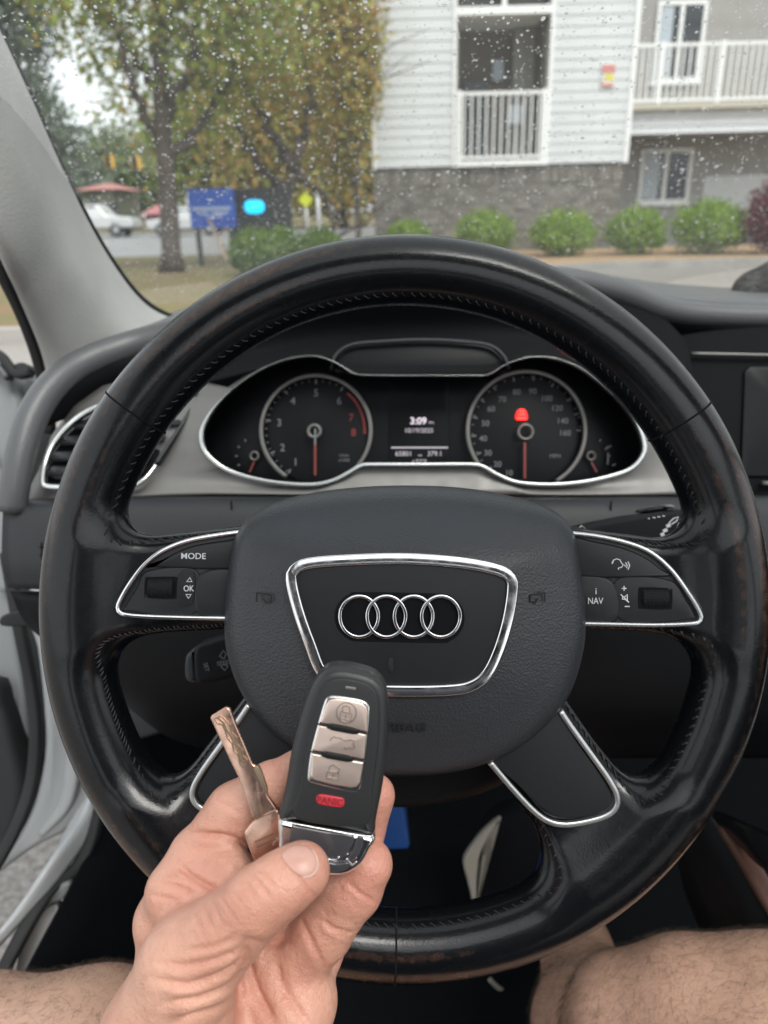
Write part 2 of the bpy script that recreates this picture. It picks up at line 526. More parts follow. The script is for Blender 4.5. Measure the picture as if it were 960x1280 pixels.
sheet('lawn', kl2[:6] + [(1.6, 13.0), (1.9, 15.6), (1.6, 21.6), (-4.2, 21.6), (-60, 20.8)], 0.10, m_lawn)
sheet('mulch_bed', [(1.6, 13.0)] + kl2[6:] + [(60, 19.4), (1.2, 19.4), (1.9, 15.6)], 0.115, m_mulch)
sheet('road', [(-120, 20.9), (-4.0, 21.7), (60, 24), (60, 52), (-120, 60)], 0.03, m_road)
sheet('far_lawn', [(-160, 60.5), (70, 52.5), (70, 200), (-160, 200)], 0.05, m_lawn)

# ---- the apartment building
BY = 19.4                                            # its front face
def zt(py, px=630, Y=BY): return onY(px, py, Y).z
def xt(px, py=150, Y=BY): return onY(px, py, Y).x
xL, xO1, xO2, xR = xt(466), xt(569), xt(684), xt(788)
zB = zt(206)                                         # underside of the siding
bld = thing('apartment_building', ((xL + xR) / 2, BY + 3, 0), 'white sided apartment building on a grey brick base with porches and railings', 'building')
zF, zT1, zS, zTop = zB + 0.05, zt(114), zt(14), 10.5
PITCHB = 0.214
box('siding_backing', xL, xO1, BY + 0.025, BY + 6, zB, zTop, m_siding, bld)
box('siding_backing', xO2, xR, BY + 0.025, BY + 6, zB, zTop, m_siding, bld)
def board_mesh(w, nm):
    V = [(0, 0, 0), (w, 0, 0), (w, -0.018, 0), (0, -0.018, 0), (0, -0.002, PITCHB), (w, -0.002, PITCHB), (w, 0.02, PITCHB), (0, 0.02, PITCHB), (0, -0.0155, 0.03), (w, -0.0155, 0.03)]
    me = bpy.data.meshes.new(nm)
    me.from_pydata(V, [], [(0, 1, 2, 3), (3, 2, 9, 8), (8, 9, 5, 4), (4, 5, 6, 7), (0, 7, 6, 1), (0, 3, 8), (0, 8, 4), (0, 4, 7), (1, 9, 2), (1, 5, 9), (1, 6, 5)])
    me.materials.append(m_siding); return me
for x0, x1 in ((xL, xO1 - 0.06), (xO2 + 0.06, xR - 0.09)):
    me = board_mesh(x1 - x0, 'siding_board')
    z = zB
    while z < zTop:
        link('siding_board', me, bld, (x0, BY + 0.02, z)); z += PITCHB
box('corner_trim', xR - 0.09, xR + 0.03, BY - 0.012, BY + 0.12, zB - 0.02, zTop, m_trim, bld)
box('corner_trim', xL - 0.03, xL + 0.07, BY - 0.012, BY + 0.12, zB - 0.02, zTop, m_trim, bld)
box('opening_trim', xO1 - 0.06, xO1 + 0.02, BY - 0.02, BY + 0.3, zB - 0.02, zTop, m_trim, bld)
box('opening_trim', xO2 - 0.02, xO2 + 0.06, BY - 0.02, BY + 0.3, zB - 0.02, zTop, m_trim, bld)
# the small porch between the two sided walls
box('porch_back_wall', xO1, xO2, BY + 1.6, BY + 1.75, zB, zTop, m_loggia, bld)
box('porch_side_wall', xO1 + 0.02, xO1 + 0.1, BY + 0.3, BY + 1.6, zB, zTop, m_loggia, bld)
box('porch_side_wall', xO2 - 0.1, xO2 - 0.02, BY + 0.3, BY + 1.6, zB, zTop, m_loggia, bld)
box('porch_floor', xO1 + 0.02, xO2 - 0.02, BY - 0.05, BY + 1.6, zB - 0.02, zB + 0.1, m_trim, bld)
box('porch_floor', xO1 + 0.02, xO2 - 0.02, BY - 0.03, BY + 1.6, zS - 0.06, zS + 0.1, m_trim, bld)
box('porch_door', xO1 + 0.35, xO1 + 0.95, BY + 1.52, BY + 1.6, zB + 0.1, zB + 1.95, m_pane, bld)
box('planter_box', xO2 - 0.75, xO2 - 0.4, BY + 0.9, BY + 1.2, zB + 0.95, zB + 1.35, m_blind, bld)
rail_mats = m_trim
bal = MB(); bal.box(-0.017, 0.017, -0.017, 0.017, 0, 1.0)
bal_me = bpy.data.meshes.new('baluster'); bal_me.from_pydata(bal.v, [], bal.f); bal_me.materials.append(m_trim)
def railing(x0, x1, y, z0, z1, step, posts, parent):
    r = box('railing', x0, x1, y - 0.03, y + 0.03, z1 - 0.07, z1, m_trim, parent)
    box('bottom_rail', x0, x1, y - 0.025, y + 0.025, z0 + 0.04, z0 + 0.1, m_trim, r)
    for px in posts: box('railing_post', px - 0.055, px + 0.055, y - 0.05, y + 0.05, z0, z1 + 0.03, m_trim, r)
    n = int((x1 - x0) / step)
    for i in range(1, n):
        x = x0 + (x1 - x0) * i / n
        if min([abs(x - p) for p in posts] + [9]) < 0.07: continue
        o = link('baluster', bal_me, r, (x, y, z0 + 0.1)); o.scale = (1, 1, z1 - z0 - 0.17)
railing(xO1 + 0.03, xO2 - 0.03, BY - 0.005, zB + 0.1, zT1, 0.165, [xO1 + 0.09, xO2 - 0.09], bld)
box('mullion', (xO1 + xO2) / 2 - .05, (xO1 + xO2) / 2 + .05, BY + .02, BY + .1, zS + .1, zTop, m_trim, bld)
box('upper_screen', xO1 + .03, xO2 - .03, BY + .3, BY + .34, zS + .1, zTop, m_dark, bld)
box('curtain', xO2 - .62, xO2 - .11, BY + 1.3, BY + 1.36, zB + .1, zS - .1, m_wallgrey, bld)
box('wall_light', xO1 + 1.05, xO1 + 1.3, BY + 1.45, BY + 1.58, zT1 + .42, zT1 + .85, m_blind, bld)
# brick base
box('brick_base', xL - 0.02, xR - 0.06, BY + 0.12, BY + 6, 0.0, zB - 0.4, m_kerb, bld)
m_brk = leafmat('grey_bricks', [(0.17, 0.158, 0.14), (0.24, 0.22, 0.195), (0.31, 0.288, 0.26), (0.20, 0.18, 0.16), (0.36, 0.34, 0.305)], 0.85)
bk = MB(); rb_ = random.Random(4); zc0 = zB - 0.405; k_ = 0
while zc0 > 0.05:                                     # running bond, every brick its own block with recessed joints
    x = xL - 0.02 - (0.13 if k_ % 2 else 0)
    while x < xR - 0.08:
        x0_, x1_ = max(x, xL - 0.02), min(x + 0.245, xR - 0.065)
        if x1_ - x0_ > 0.03: bk.box(x0_, x1_, BY + 0.09 + rb_.uniform(-.006, .004), BY + 0.15, zc0 - 0.078, zc0)
        x += 0.262
    zc0 -= 0.094; k_ += 1
bo_ = bk.build('brickwork', m_brk, bld); bo_['kind'] = 'stuff'
sold = MB()
nsb = int((xR - 0.06 - xL) / 0.085)
for i in range(nsb):
    x = xL - 0.02 + i * (xR - 0.04 - xL) / nsb
    sold.box(x, x + 0.072, BY + 0.07 - 0.01 * (i % 3 == 0), BY + 0.3, zB - 0.395, zB - 0.025)
so = sold.build('soldier_course', m_brk, bld); so['kind'] = 'stuff'
box('mortar_backing', xL - 0.02, xR - 0.06, BY + 0.10, BY + 6, zB - 0.4, zB - 0.02, m_kerb, bld)
# the set-back wing to the right with its long balcony
BX1 = xR + 14
YR = BY + 1.9
zb0, zb1 = zt(129, 880, BY + 0.3), zt(54, 880, BY + 0.3)
zf0 = zt(166, 880, BY + 0.3)
box('recessed_wall', xR - 0.3, BX1, YR, YR + 6, 0, zTop, m_wallgrey, bld)
box('balcony_slab', xR + 0.035, BX1, BY + 0.1, YR, zb0 - 0.12, zb0, m_slab, bld)
fz = (zb0 - 0.12 - zf0) / 3
fw = BX1 - xR - 0.05
fme = bpy.data.meshes.new('fascia_board')
fme.from_pydata([(0, 0, 0), (fw, 0, 0), (fw, -0.03, 0), (0, -0.03, 0), (0, -0.003, fz), (fw, -0.003, fz), (fw, 0.03, fz), (0, 0.03, fz)], [], [(0, 1, 2, 3), (3, 2, 5, 4), (4, 5, 6, 7), (0, 7, 6, 1), (0, 3, 4, 7), (1, 6, 5, 2)])
fme.materials.append(m_siding)
for i in range(3): link('fascia_board', fme, bld, (xR + 0.05, BY + 0.3, zf0 + i * fz))
box('balcony_soffit', xR + 0.05, BX1, BY + 0.34, YR - 0.003, zf0 + 0.02, zf0 + 0.06, m_wallgrey, bld)
p1, p2 = xt(825, 90, BY + 0.2), xt(900, 90, BY + 0.2)
railing(xR + 0.06, BX1, BY + 0.2, zb0, zb1, 0.155, [p1, p2, 2 * p2 - p1, 3 * p2 - 2 * p1, 4 * p2 - 3 * p1], bld)
def window(px0, px1, py0, py1, shade, name='window'):
    a, c = onY(px0, py1, YR), onY(px1, py0, YR)
    w = box(name, a.x, c.x, YR - 0.03, YR + 0.05, a.z, c.z, m_pane, bld)
    t = 0.09
    f = MB()
    f.box(a.x - t, a.x, YR - 0.06, YR + 0.02, a.z - t, c.z + t); f.box(c.x, c.x + t, YR - 0.06, YR + 0.02, a.z - t, c.z + t)
    f.box(a.x, c.x, YR - 0.06, YR + 0.02, c.z, c.z + t); f.box(a.x, c.x, YR - 0.06, YR + 0.02, a.z - t, a.z)
    mid = (a.x + c.x) / 2; f.box(mid - 0.05, mid + 0.05, YR - 0.055, YR + 0.02, a.z, c.z)
    f.build('frame', m_trim, w)
    if shade: box('blind', a.x + 0.02, a.x + (c.x - a.x) * shade, YR - 0.035, YR - 0.031, a.z + 0.02, c.z - 0.02, m_blind, w)
    box('window_sill', a.x - 0.14, c.x + 0.14, YR - 0.1, YR - 0.062, a.z - 0.16, a.z - t - 0.003, m_trim, w)
window(800, 862, 190, 250, 0.36)
window(818, 880, 6, 98, 0.3)
box('porch_panel', onY(862, 260, YR).x + 0.3, BX1, YR - 0.02, YR - 0.004, 0.3, zf0 - 0.9, m_siding, bld)

sg = onY(760, 95, BY - 0.03)
s0, s1 = onY(751, 109, BY - 0.03), onY(770, 80, BY - 0.03)
sign = thing('wall_sign', (sg.x, BY - 0.03, s0.z), 'small red, white and yellow notice fixed to the white siding', 'sign')
m_red = pm('sign_red', (0.58, 0.22, 0.20), 0.5); m_yel = pm('sign_yellow', (0.65, 0.62, 0.05), 0.5); m_cream = pm('sign_cream', (0.7, 0.66, 0.6), 0.5)
box('sign_plate', s0.x, s1.x, BY - 0.035, BY - 0.002, s0.z, s1.z, m_cream, sign)
hh = s1.z - s0.z
box('red_band', s0.x + 0.01, s1.x - 0.01, BY - 0.043, BY - 0.036, s1.z - hh * 0.38, s1.z - 0.01, m_red, sign)
box('yellow_panel', s0.x + 0.08, s1.x - 0.04, BY - 0.043, BY - 0.036, s0.z + hh * 0.3, s0.z + hh * 0.55, m_yel, sign)
box('red_band', s0.x + 0.01, s1.x - 0.03, BY - 0.043, BY - 0.036, s0.z + 0.01, s0.z + hh * 0.15, m_red, sign)

# ---- leaves
def leaf_cloud(name, blobs, n, size, mat, parent, base=None, seed=1, flat=0.35, shell=0.45):
    r = np.random.default_rng(seed)
    vol = np.array([b_[1][0] * b_[1][1] * b_[1][2] for b_ in blobs]); pick = r.choice(len(blobs), n, p=vol / vol.sum())
    c = np.array([b_[0] for b_ in blobs])[pick]; rad = np.array([b_[1] for b_ in blobs])[pick]
    d = r.normal(size=(n, 3)); d /= np.linalg.norm(d, axis=1)[:, None]
    rr = (shell + (1 - shell) * r.random(n)) ** 0.7 * (1 + 0.16 * r.normal(size=n))
    ctr = c + d * rad * rr[:, None]
    a = r.normal(size=(n, 3)); a /= np.linalg.norm(a, axis=1)[:, None]
    e = np.cross(a, d + 0.6 * r.normal(size=(n, 3))); e /= np.linalg.norm(e, axis=1)[:, None] + 1e-9
    sz = size * (0.6 + 0.8 * r.random(n))[:, None]
    V = np.stack([ctr - a * sz, ctr + e * sz * 0.5, ctr + a * sz, ctr - e * sz * 0.5], 1).reshape(-1, 3)
    Q = np.arange(4 * n).reshape(n, 4)
    return quad_mesh(name, V, Q, mat, parent, base, smooth=False)
def limb(b_, p, q, r0, r1, wob, seed, n=7):
    r = np.random.default_rng(seed); t = np.linspace(0, 1, n)[:, None]
    pts = np.array(p) * (1 - t) + np.array(q) * t
    w = r.normal(size=(n, 3)) * wob; w[0] = 0; w[-1] = 0; pts += w * np.sin(np.pi * t)
    b_.tube(pts, np.linspace(r0, r1, n), 8); return pts
lf_autumn = leafmat('autumn_leaves', [(0.17, 0.24, 0.05), (0.23, 0.30, 0.06), (0.32, 0.36, 0.08), (0.19, 0.28, 0.06), (0.36, 0.35, 0.08), (0.42, 0.27, 0.07)])
lf_yellow = leafmat('yellowing_leaves', [(0.30, 0.31, 0.08), (0.42, 0.38, 0.09), (0.26, 0.28, 0.08), (0.50, 0.36, 0.09), (0.48, 0.27, 0.09), (0.24, 0.27, 0.08)])
lf_green = leafmat('dark_leaves', [(0.14, 0.20, 0.08), (0.17, 0.24, 0.09), (0.11, 0.16, 0.075), (0.21, 0.25, 0.09)])  # lightened: the rain haze before the far tree is in this colour
lf_bush = leafmat('bush_leaves', [(0.16, 0.27, 0.03), (0.25, 0.38, 0.045), (0.12, 0.21, 0.03), (0.34, 0.46, 0.06)])
lf_lawnbush = leafmat('lawn_bush_leaves', [(0.10, 0.17, 0.03), (0.15, 0.24, 0.04), (0.08, 0.14, 0.03), (0.20, 0.29, 0.05)])
lf_red = leafmat('red_leaves', [(0.12, 0.016, 0.028), (0.19, 0.03, 0.045), (0.07, 0.014, 0.024)])
lf_conifer = leafmat('conifer_needles', [(0.12, 0.16, 0.11), (0.15, 0.19, 0.13), (0.09, 0.13, 0.095)])  # paled to carry the rain haze in front of the far conifer

# the nearest tree
def at(px, py, Y): return np.array(onY(px, py, Y))
def tree(name_label, base_px, base_py, Y, trunk, limbs, blobs, nleaf, size, mat, r0, seed):
    g = at(base_px, base_py, Y); g[2] = 0.1
    t = thing('tree', g, name_label, 'tree')
    w = MB()
    tr = [g - [0, 0, 0.1]] + [at(x, y, Y) for x, y in trunk]
    pts = crom(tr, 12); rad = np.linspace(r0, r0 * 0.62, 12); rad[0] *= 1.5
    w.tube(pts, rad, 10)
    k = 0
    for (px, py, rr), *rest in limbs:
        start = at(px, py, Y); prev = start
        for j, (x, y, dy) in enumerate(rest):
            q = at(x, y, Y + dy); limb(w, prev, q, rr * (1 - 0.25 * j), rr * (0.75 - 0.22 * j), 0.06, seed + k); k += 1; prev = q
        for s_ in range(5):
            rs = np.random.default_rng(seed * 31 + k * 7 + s_)
            q = prev + rs.normal(size=3) * [0.9, 0.7, 0.6] + [0, 0, 0.5]
            limb(w, prev, q, rr * 0.4, rr * 0.12, 0.08, seed * 17 + s_ + k, 5)
    w.build('trunk', m_bark, t, True)
    bl = [(at(x, y, Y + dy), np.array(rad_)) for x, y, dy, rad_ in blobs]
    leaf_cloud('crown', bl, nleaf, size, mat, t, seed=seed, shell=0.25)
    return t
tree('large tree with a straight dark trunk standing left of the blue board', 214, 334, 15.2,
     [(213, 290), (208, 220), (203, 150), (200, 60), (200, -60)],
     [((205, 200, 0.11), (255, 150, 0.3), (290, 90, 0.7), (300, 0, 0.8)), ((204, 190, 0.1), (170, 120, -0.3), (150, 50, -0.4), (120, -40, -0.2)),
      ((203, 150, 0.1), (240, 90, -0.2), (250, 10, 0.2), (270, -80, 0.1)), ((201, 120, 0.08), (160, 60, 0.5), (110, 0, 0.8))],
     [(110, -40, 0, (1.3, 1.4, 1.1)), (190, -20, 0, (1.6, 1.5, 1.3)), (280, 0, 0, (1.5, 1.5, 1.4)), (150, 60, 0.5, (1.0, 1.2, 0.8)), (235, 80, 0.3, (1.1, 1.1, 0.9)), (330, 20, 0.4, (1.1, 1.2, 1.5)),
      (160, 130, 0.2, (0.8, 0.9, 0.55)), (265, 140, 0.6, (0.8, 0.8, 0.6)), (80, 10, 0.3, (0.8, 0.9, 0.8)), (200, 175, 0.9, (1.1, .6, .45)), (225, -120, 0, (2.4, 2.0, 1.4)), (120, 90, 0.4, (0.45, 0.5, 0.4))],
     10500, 0.075, lf_autumn, 0.19, 3)
tree('tree with several leaning dark limbs behind the green shrub beside the dark board', 352, 318, 17.8,
     [(356, 270), (362, 235), (370, 210)],
     [((362, 240, 0.125), (330, 215, 0.2), (300, 165, 0.3), (275, 120, 0.3)), ((370, 212, 0.135), (345, 175, -0.2), (310, 120, -0.2), (290, 60, -0.2)),
      ((370, 210, 0.12), (384, 160, 0.1), (386, 110, 0.1), (372, 50, 0.1)), ((368, 214, 0.1), (395, 235, 0.2), (412, 255, 0.3), (415, 300, 0.3))],
     [(300, 60, 0.2, (1.2, 1.2, 1.2)), (370, 40, 0, (1.5, 1.3, 1.6)), (430, 60, 0.4, (1.0, 1.1, 1.8)), (330, 120, 0.5, (1.0, 1.0, 0.7)), (420, 150, 0.6, (0.85, 1.0, 0.9)), (385, -60, 0.2, (2.0, 1.7, 1.5)), (280, 150, 0.6, (0.8, .8, .5)), (440, 200, 0.8, (0.5, .6, .55)), (300, 195, 1.1, (.9, .6, .35)), (395, 190, 1.0, (.8, .5, .4))],
     7500, 0.08, lf_yellow, 0.13, 11)
tree('slim tree close to the left corner of the apartment building', 449, 305, 18.4, [(447, 270), (446, 225), (450, 150)],
     [((446, 230, 0.06), (430, 190, 0.1), (420, 130, 0.2)), ((447, 200, 0.05), (458, 150, 0.1), (455, 80, 0.1))],
     [(430, 180, 0.4, (0.6, 0.7, 0.8)), (450, 110, 0.2, (0.5, 0.6, 1.0)), (425, 225, 0.4, (0.35, 0.5, 0.3)), (440, 40, 0.2, (0.7, .8, 1.0))], 3600, 0.085, lf_yellow, 0.075, 23)
# a tree beyond the road for every stretch of far foliage
far = [(60, 285, 75, 0, lf_conifer, 'dark conifer at the far left beyond the road', [(30, 120, (3.2, 3, 3)), (55, 180, (4.0, 4, 4)), (75, 235, (5, 4, 3)), (20, 30, (3.5, 3, 5.5)), (8, -40, (4, 4, 6))], 9000, 0.34),
       (150, 280, 95, 1, lf_green, 'green tree behind the pickup truck beyond the road', [(150, 235, (4.5, 4, 3.5)), (110, 225, (5, 4, 4)), (180, 220, (5, 4, 5)), (135, 190, (3, 3, 3))], 8000, 0.36),
       (275, 285, 62, 2, lf_autumn, 'tree with turning leaves behind the blue board beyond the road', [(265, 205, (5, 4, 3.2)), (235, 180, (4, 4, 3.5)), (305, 190, (4.5, 4, 4)), (280, 140, (6, 4, 5)), (240, 225, (2.5, 3, 2))], 9000, 0.28),
       (340, 285, 58, 3, lf_yellow, 'yellowing tree behind the dark board beyond the road', [(340, 200, (5, 4, 4)), (380, 170, (5, 4, 5)), (320, 140, (5, 4, 4.5)), (365, 235, (3.5, 3, 2)), (310, 245, (2.5, 3, 1.5))], 8500, 0.28),
       (430, 285, 54, 4, lf_yellow, 'yellow green tree beyond the road beside the building corner', [(420, 200, (4, 4, 4)), (450, 150, (4, 4, 5)), (430, 90, (5, 4, 5)), (450, 235, (3, 3, 2)), (400, 245, (2.5, 3, 1.6))], 10000, 0.27)]
for px, py, Y, k, mt, lb, bl, n, s_ in far:
    g = at(px, py, Y); g[2] = 0
    t = thing('tree', g, lb, 'tree', None)
    w = MB(); top = at(bl[0][0], bl[0][1], Y); w.tube([g, g * 0.5 + top * 0.5, top], [0.4, 0.3, 0.12], 8)
    w.build('trunk', m_bark, t, True)
    leaf_cloud('crown', [(at(x, y, Y), np.array(r)) for x, y, r in bl], n, s_, mt, t, seed=50 + k, shell=0.3)

# ---- clipped shrubs along the building and by the board
def shrub(px, py_base, Y, w, h, label, mat=lf_bush, n=7500, seed=0, size=0.042, group=None):
    g = at(px, py_base, Y); g[2] = 0.11
    t = thing('shrub', g, label, 'shrub', group)
    st = MB()
    for i in range(4):
        a = i * 1.7 + seed; st.tube([g, g + [0.1 * math.cos(a), 0.1 * math.sin(a), h * 0.4], g + [0.22 * w * math.cos(a), 0.22 * w * math.sin(a), h * 0.65]], [0.03, 0.024, 0.012], 6)
    st.build('stem', m_bark, t, True)
    r = np.random.default_rng(seed + 5)
    bl = [(g + [0, 0, h * 0.50], np.array([w * 0.46, w * 0.44, h * 0.47]))]
    for i in range(9):
        d = r.normal(size=3); d /= np.linalg.norm(d); d[2] = abs(d[2]) * 1.2 - 0.55
        bl.append((g + [0, 0, h * 0.50] + d * [w * 0.34, w * 0.34, h * 0.34], np.array([w * 0.2, w * 0.2, h * 0.19])))
    leaf_cloud('foliage', bl, n, size, mat, t, seed=seed + 77, shell=0.62)
def wpx(px, a, Y): return (onY(px + a, 290, Y).x - onY(px - a, 290, Y).x) / 2
gsh = 'clipped green shrubs along the apartment building'
for i, (px, a, top, Y, lb) in enumerate([(511, 28, 276, 18.3, 'low green shrub just showing over the crest of the steering wheel'), (606, 38, 264, 17.4, 'green shrub on the brick wall under the white porch railing'),
        (702, 40, 263, 16.8, 'bright green shrub in front of the brick wall below the wall notice'), (791, 36, 260, 16.6, 'round green shrub at the right end of the brick wall'),
        (880, 47, 249, 16.3, 'largest round green shrub, below the ground floor window')]):
    base = onY(px, 331, Y)
    shrub(px, 331, Y, 2 * wpx(px, a, Y), at(px, top, Y)[2] - 0.1, lb, seed=i * 3 + 1, group=gsh)
shrub(322, 340, 13.8, 2 * wpx(322, 33, 13.8), at(322, 291, 13.8)[2] - 0.05, 'green shrub on the lawn in front of the dark board', seed=31, mat=lf_lawnbush)
shrub(352, 340, 15.2, 2 * wpx(352, 26, 15.2), at(352, 286, 15.2)[2] - 0.05, 'smaller green shrub at the foot of the leaning tree', mat=lf_lawnbush, seed=36, n=2600)
shrub(400, 325, 16.2, 2 * wpx(400, 28, 16.2), at(400, 289, 16.2)[2] - 0.05, 'pale green shrub half hidden by the top of the steering wheel', seed=41, mat=lf_lawnbush)
shrub(962, 345, 15.8, 2 * wpx(962, 44, 15.8), at(962, 222, 15.8)[2] - 0.1, 'tall dark red leaved bush at the right edge', mat=lf_red, n=5000, seed=52, size=0.05)

# ---- the blue board and the dark board beside it
YS = 17.0
a, c = onY(240, 285, YS), onY(291, 235, YS)
m_blue = pm('board_blue', (0.035, 0.12, 0.56), 0.45); m_pale = pm('board_pale', (0.5, 0.58, 0.75), 0.5); m_black = pm('board_black', (0.03, 0.032, 0.034), 0.5)
m_blue2 = pm('board_blue_deep', (0.025, 0.075, 0.42), 0.45)
t = thing('blue_board', ((a.x + c.x) / 2, YS, 0.1), 'blue signboard with pale lettering on short dark posts', 'sign')
box('board_panel', a.x, c.x, YS - 0.05, YS + 0.05, a.z, c.z, m_blue, t)
for i, (w0, w1, y0, y1) in enumerate([(0.06, 0.92, 0.47, 0.55), (0.2, 0.42, 0.60, 0.66), (0.5, 0.82, 0.6, 0.66), (0.35, 0.7, 0.70, 0.74)]):
    box('pale_line', a.x + (c.x - a.x) * w0, a.x + (c.x - a.x) * w1, YS - 0.058, YS - 0.052, c.z - (c.z - a.z) * y1, c.z - (c.z - a.z) * y0, m_pale, t)
box('lower_panel', a.x + 0.25 * (c.x - a.x), c.x - 0.02, YS - 0.058, YS - 0.052, a.z + 0.06, a.z + 0.22 * (c.z - a.z), m_blue2, t)
for x in (a.x + 0.12, c.x - 0.12): box('sign_post', x - 0.05, x + 0.05, YS - 0.04, YS + 0.04, 0.08, a.z, m_black, t)
a, c = onY(294, 298, YS + 0.5), onY(362, 234, YS + 0.5)
t = thing('dark_board', ((a.x + c.x) / 2, YS + 0.5, 0.1), 'dark grey board with a glowing cyan oval light', 'sign')
box('board_panel', a.x, c.x, YS + 0.44, YS + 0.6, 0.08, c.z, m_black, t)
m_cyan = pm('cyan_light', (0.0, 0.3, 0.6), 0.4, emit=(0.0, 0.48, 1.0), estr=1.15)
e = onY(318, 258.5, YS + 0.43)
V = []; rx, rz = wpx(318, 12, YS + 0.43), 0.135
for s_, y in ((1.0, YS + 0.44), (1.0, YS + 0.42), (0.8, YS + 0.405)):
    for i in range(24):
        th = 2 * math.pi * i / 24; cx, cz = math.cos(th), math.sin(th)
        V.append((e.x + s_ * rx * np.sign(cx) * abs(cx) ** 0.6, y, e.z + s_ * rz * np.sign(cz) * abs(cz) ** 0.8))
mesh('light', V, quads(3, 24, False, True) + [tuple(48 + j for j in range(24))], m_cyan, t)
# a fallen pale pole leaning under the boards
p0, p1 = onY(262, 276, 16.5), onY(288, 322, 15.4); p1.z = 0.1
b = MB(); b.tube([p0, (p0 + p1) / 2, p1], 0.035, 8)
tag(b.build('leaning_post', pm('weathered_wood', (0.32, 0.24, 0.19), 0.8), None, True), 'pale wooden prop leaning against the blue board', 'post')

# ---- road furniture and traffic in the distance
m_sy = pm('signal_yellow', (0.80, 0.45, 0.03), 0.5); m_ly = pm('sign_lime', (0.62, 0.68, 0.02), 0.5)
for i, (px, py, lb) in enumerate([(138, 203, 'yellow traffic signal hanging above the pickup truck'), (171, 205, 'yellow traffic signal hanging nearest the large tree trunk')]):
    Y = 40; g = onY(px, py + 7, Y); h = onY(px, py - 9, Y)
    t = thing('traffic_signal', g, lb, 'traffic light', 'traffic signals over the road')
    w = 0.2
    box('housing', g.x - w, g.x + w, Y - 0.15, Y + 0.15, g.z, h.z, m_sy, t, 0.03)
    for k in range(3):
        b = MB(); z = g.z + (h.z - g.z) * (0.2 + 0.3 * k)
        b.lathe([(0, 0), (0.11, 0), (0.13, 0.02), (0.13, 0.12)], 0, 0, 12)
        V = np.array(b.v); V = np.column_stack([V[:, 0] + g.x, Y - 0.155 - V[:, 2], V[:, 1] + z])
        mesh('lamp', V, b.f, m_black, t)
    b = MB(); b.tube([(g.x, Y, h.z), (g.x, Y, h.z + 1.2)], 0.03, 6); b.build('hanger', m_black, t)
b = MB(); q0, q1 = onY(60, 170, 40), onY(236, 176, 40); z = onY(138, 194, 40).z + 1.15
b.tube([(q0.x - 6, 40, z + 0.5), (q0.x, 40, z + 0.2), ((q0.x + q1.x) / 2, 40, z), (q1.x, 40, z + 0.25), (q1.x + 3, 40, z + 0.5)], 0.02, 6)
tag(b.build('span_wire', m_black, None, True), 'thin dark wire carrying the yellow traffic signals', 'wire')
Y = 33
g = onY(382, 250, Y)
t = thing('road_sign', (g.x, Y, 0.05), 'lime yellow diamond road sign on a post behind the leaning tree', 'sign')
r = wpx(382, 9, Y)
V = [(g.x + dx * r, Y + y, g.z + dz * r) for y in (-0.02, 0.02) for dx, dz in ((1, 0), (0, 1), (-1, 0), (0, -1))]
mesh('sign_plate', V, [(0, 1, 2, 3), (7, 6, 5, 4), (0, 4, 5, 1), (1, 5, 6, 2), (2, 6, 7, 3), (3, 7, 4, 0)], m_ly, t, False)
b = MB(); b.tube([(g.x, Y + 0.06, 0), (g.x, Y + 0.06, g.z + r * 0.8)], 0.045, 8); b.build('sign_post', m_trim, t, True)
g = onY(398, 262, 31); b = MB(); b.tube([(g.x, 31, 0), (g.x, 31, onY(398, 240, 31).z)], 0.07, 8)
tag(b.build('white_post', m_trim, None, True), 'plain white post to the right of the lime yellow diamond sign', 'post')

m_wpaint = pm('white_paint', (0.55, 0.56, 0.57), 0.25, coat=0.6); m_tyre = pm('tyre', (0.02, 0.02, 0.02), 0.8); m_glass_dark = pm('dark_glass', (0.02, 0.025, 0.03), 0.08)
m_redpaint = pm('red_paint', (0.42, 0.05, 0.05), 0.35, coat=0.4)
def vehicle(prof, glass, wheels, px, Y, width, mat, label, cat, name, flip=1):
    g = onY(px, 285, Y); g.z = 0.03
    t = thing(name, g, label, cat)
    n = len(prof)
    V = [(g.x + flip * x, Y + s_ * width / 2 * (0.86 if z > 1.15 else 1), g.z + z) for s_ in (-1, 1) for x, z in prof]
    o = mesh('body', V, [tuple(range(n)), tuple(reversed(range(n, 2 * n)))] + [(i, i + n, (i + 1) % n + n, (i + 1) % n) for i in range(n)], mat, t, False)
    md = o.modifiers.new('bevel', 'BEVEL'); md.width = 0.08; md.segments = 2
    for q in glass:
        V = [(g.x + flip * x, Y - width / 2 * (0.93 if z < 1.2 else 0.87) - 0.02, g.z + z) for x, z in q]
        V += [(x, y + 0.05, z) for x, y, z in V]; k = len(q)
        mesh('side_window', V, [tuple(range(k)), tuple(reversed(range(k, 2 * k)))] + [(i, i + k, (i + 1) % k + k, (i + 1) % k) for i in range(k)], m_glass_dark, t, False)
    for wx in wheels:
        for sy in (-1, 1):
            b = MB(); b.lathe([(0, -0.12), (0.2, -0.12), (0.3, -0.13), (0.36, -0.1), (0.36, 0.1), (0.3, 0.13), (0.2, 0.12), (0, 0.12)], 0, 0, 20)
            V = np.array(b.v); V = np.column_stack([V[:, 0] + g.x + flip * wx, V[:, 2] + Y + sy * (width / 2 - 0.1), V[:, 1] + g.z + 0.36])
            w_ = mesh('wheel', V, b.f, m_tyre, t)
            b = MB(); b.lathe([(0, -0.14), (0.2, -0.135), (0.2, -0.12)], 0, 0, 16)
            V = np.array(b.v); V = np.column_stack([V[:, 0] + g.x + flip * wx, V[:, 2] * (1 if sy < 0 else -1) + Y + sy * (width / 2 - 0.1), V[:, 1] + g.z + 0.36])
            mesh('rim', V, b.f, m_post, w_)
    return t
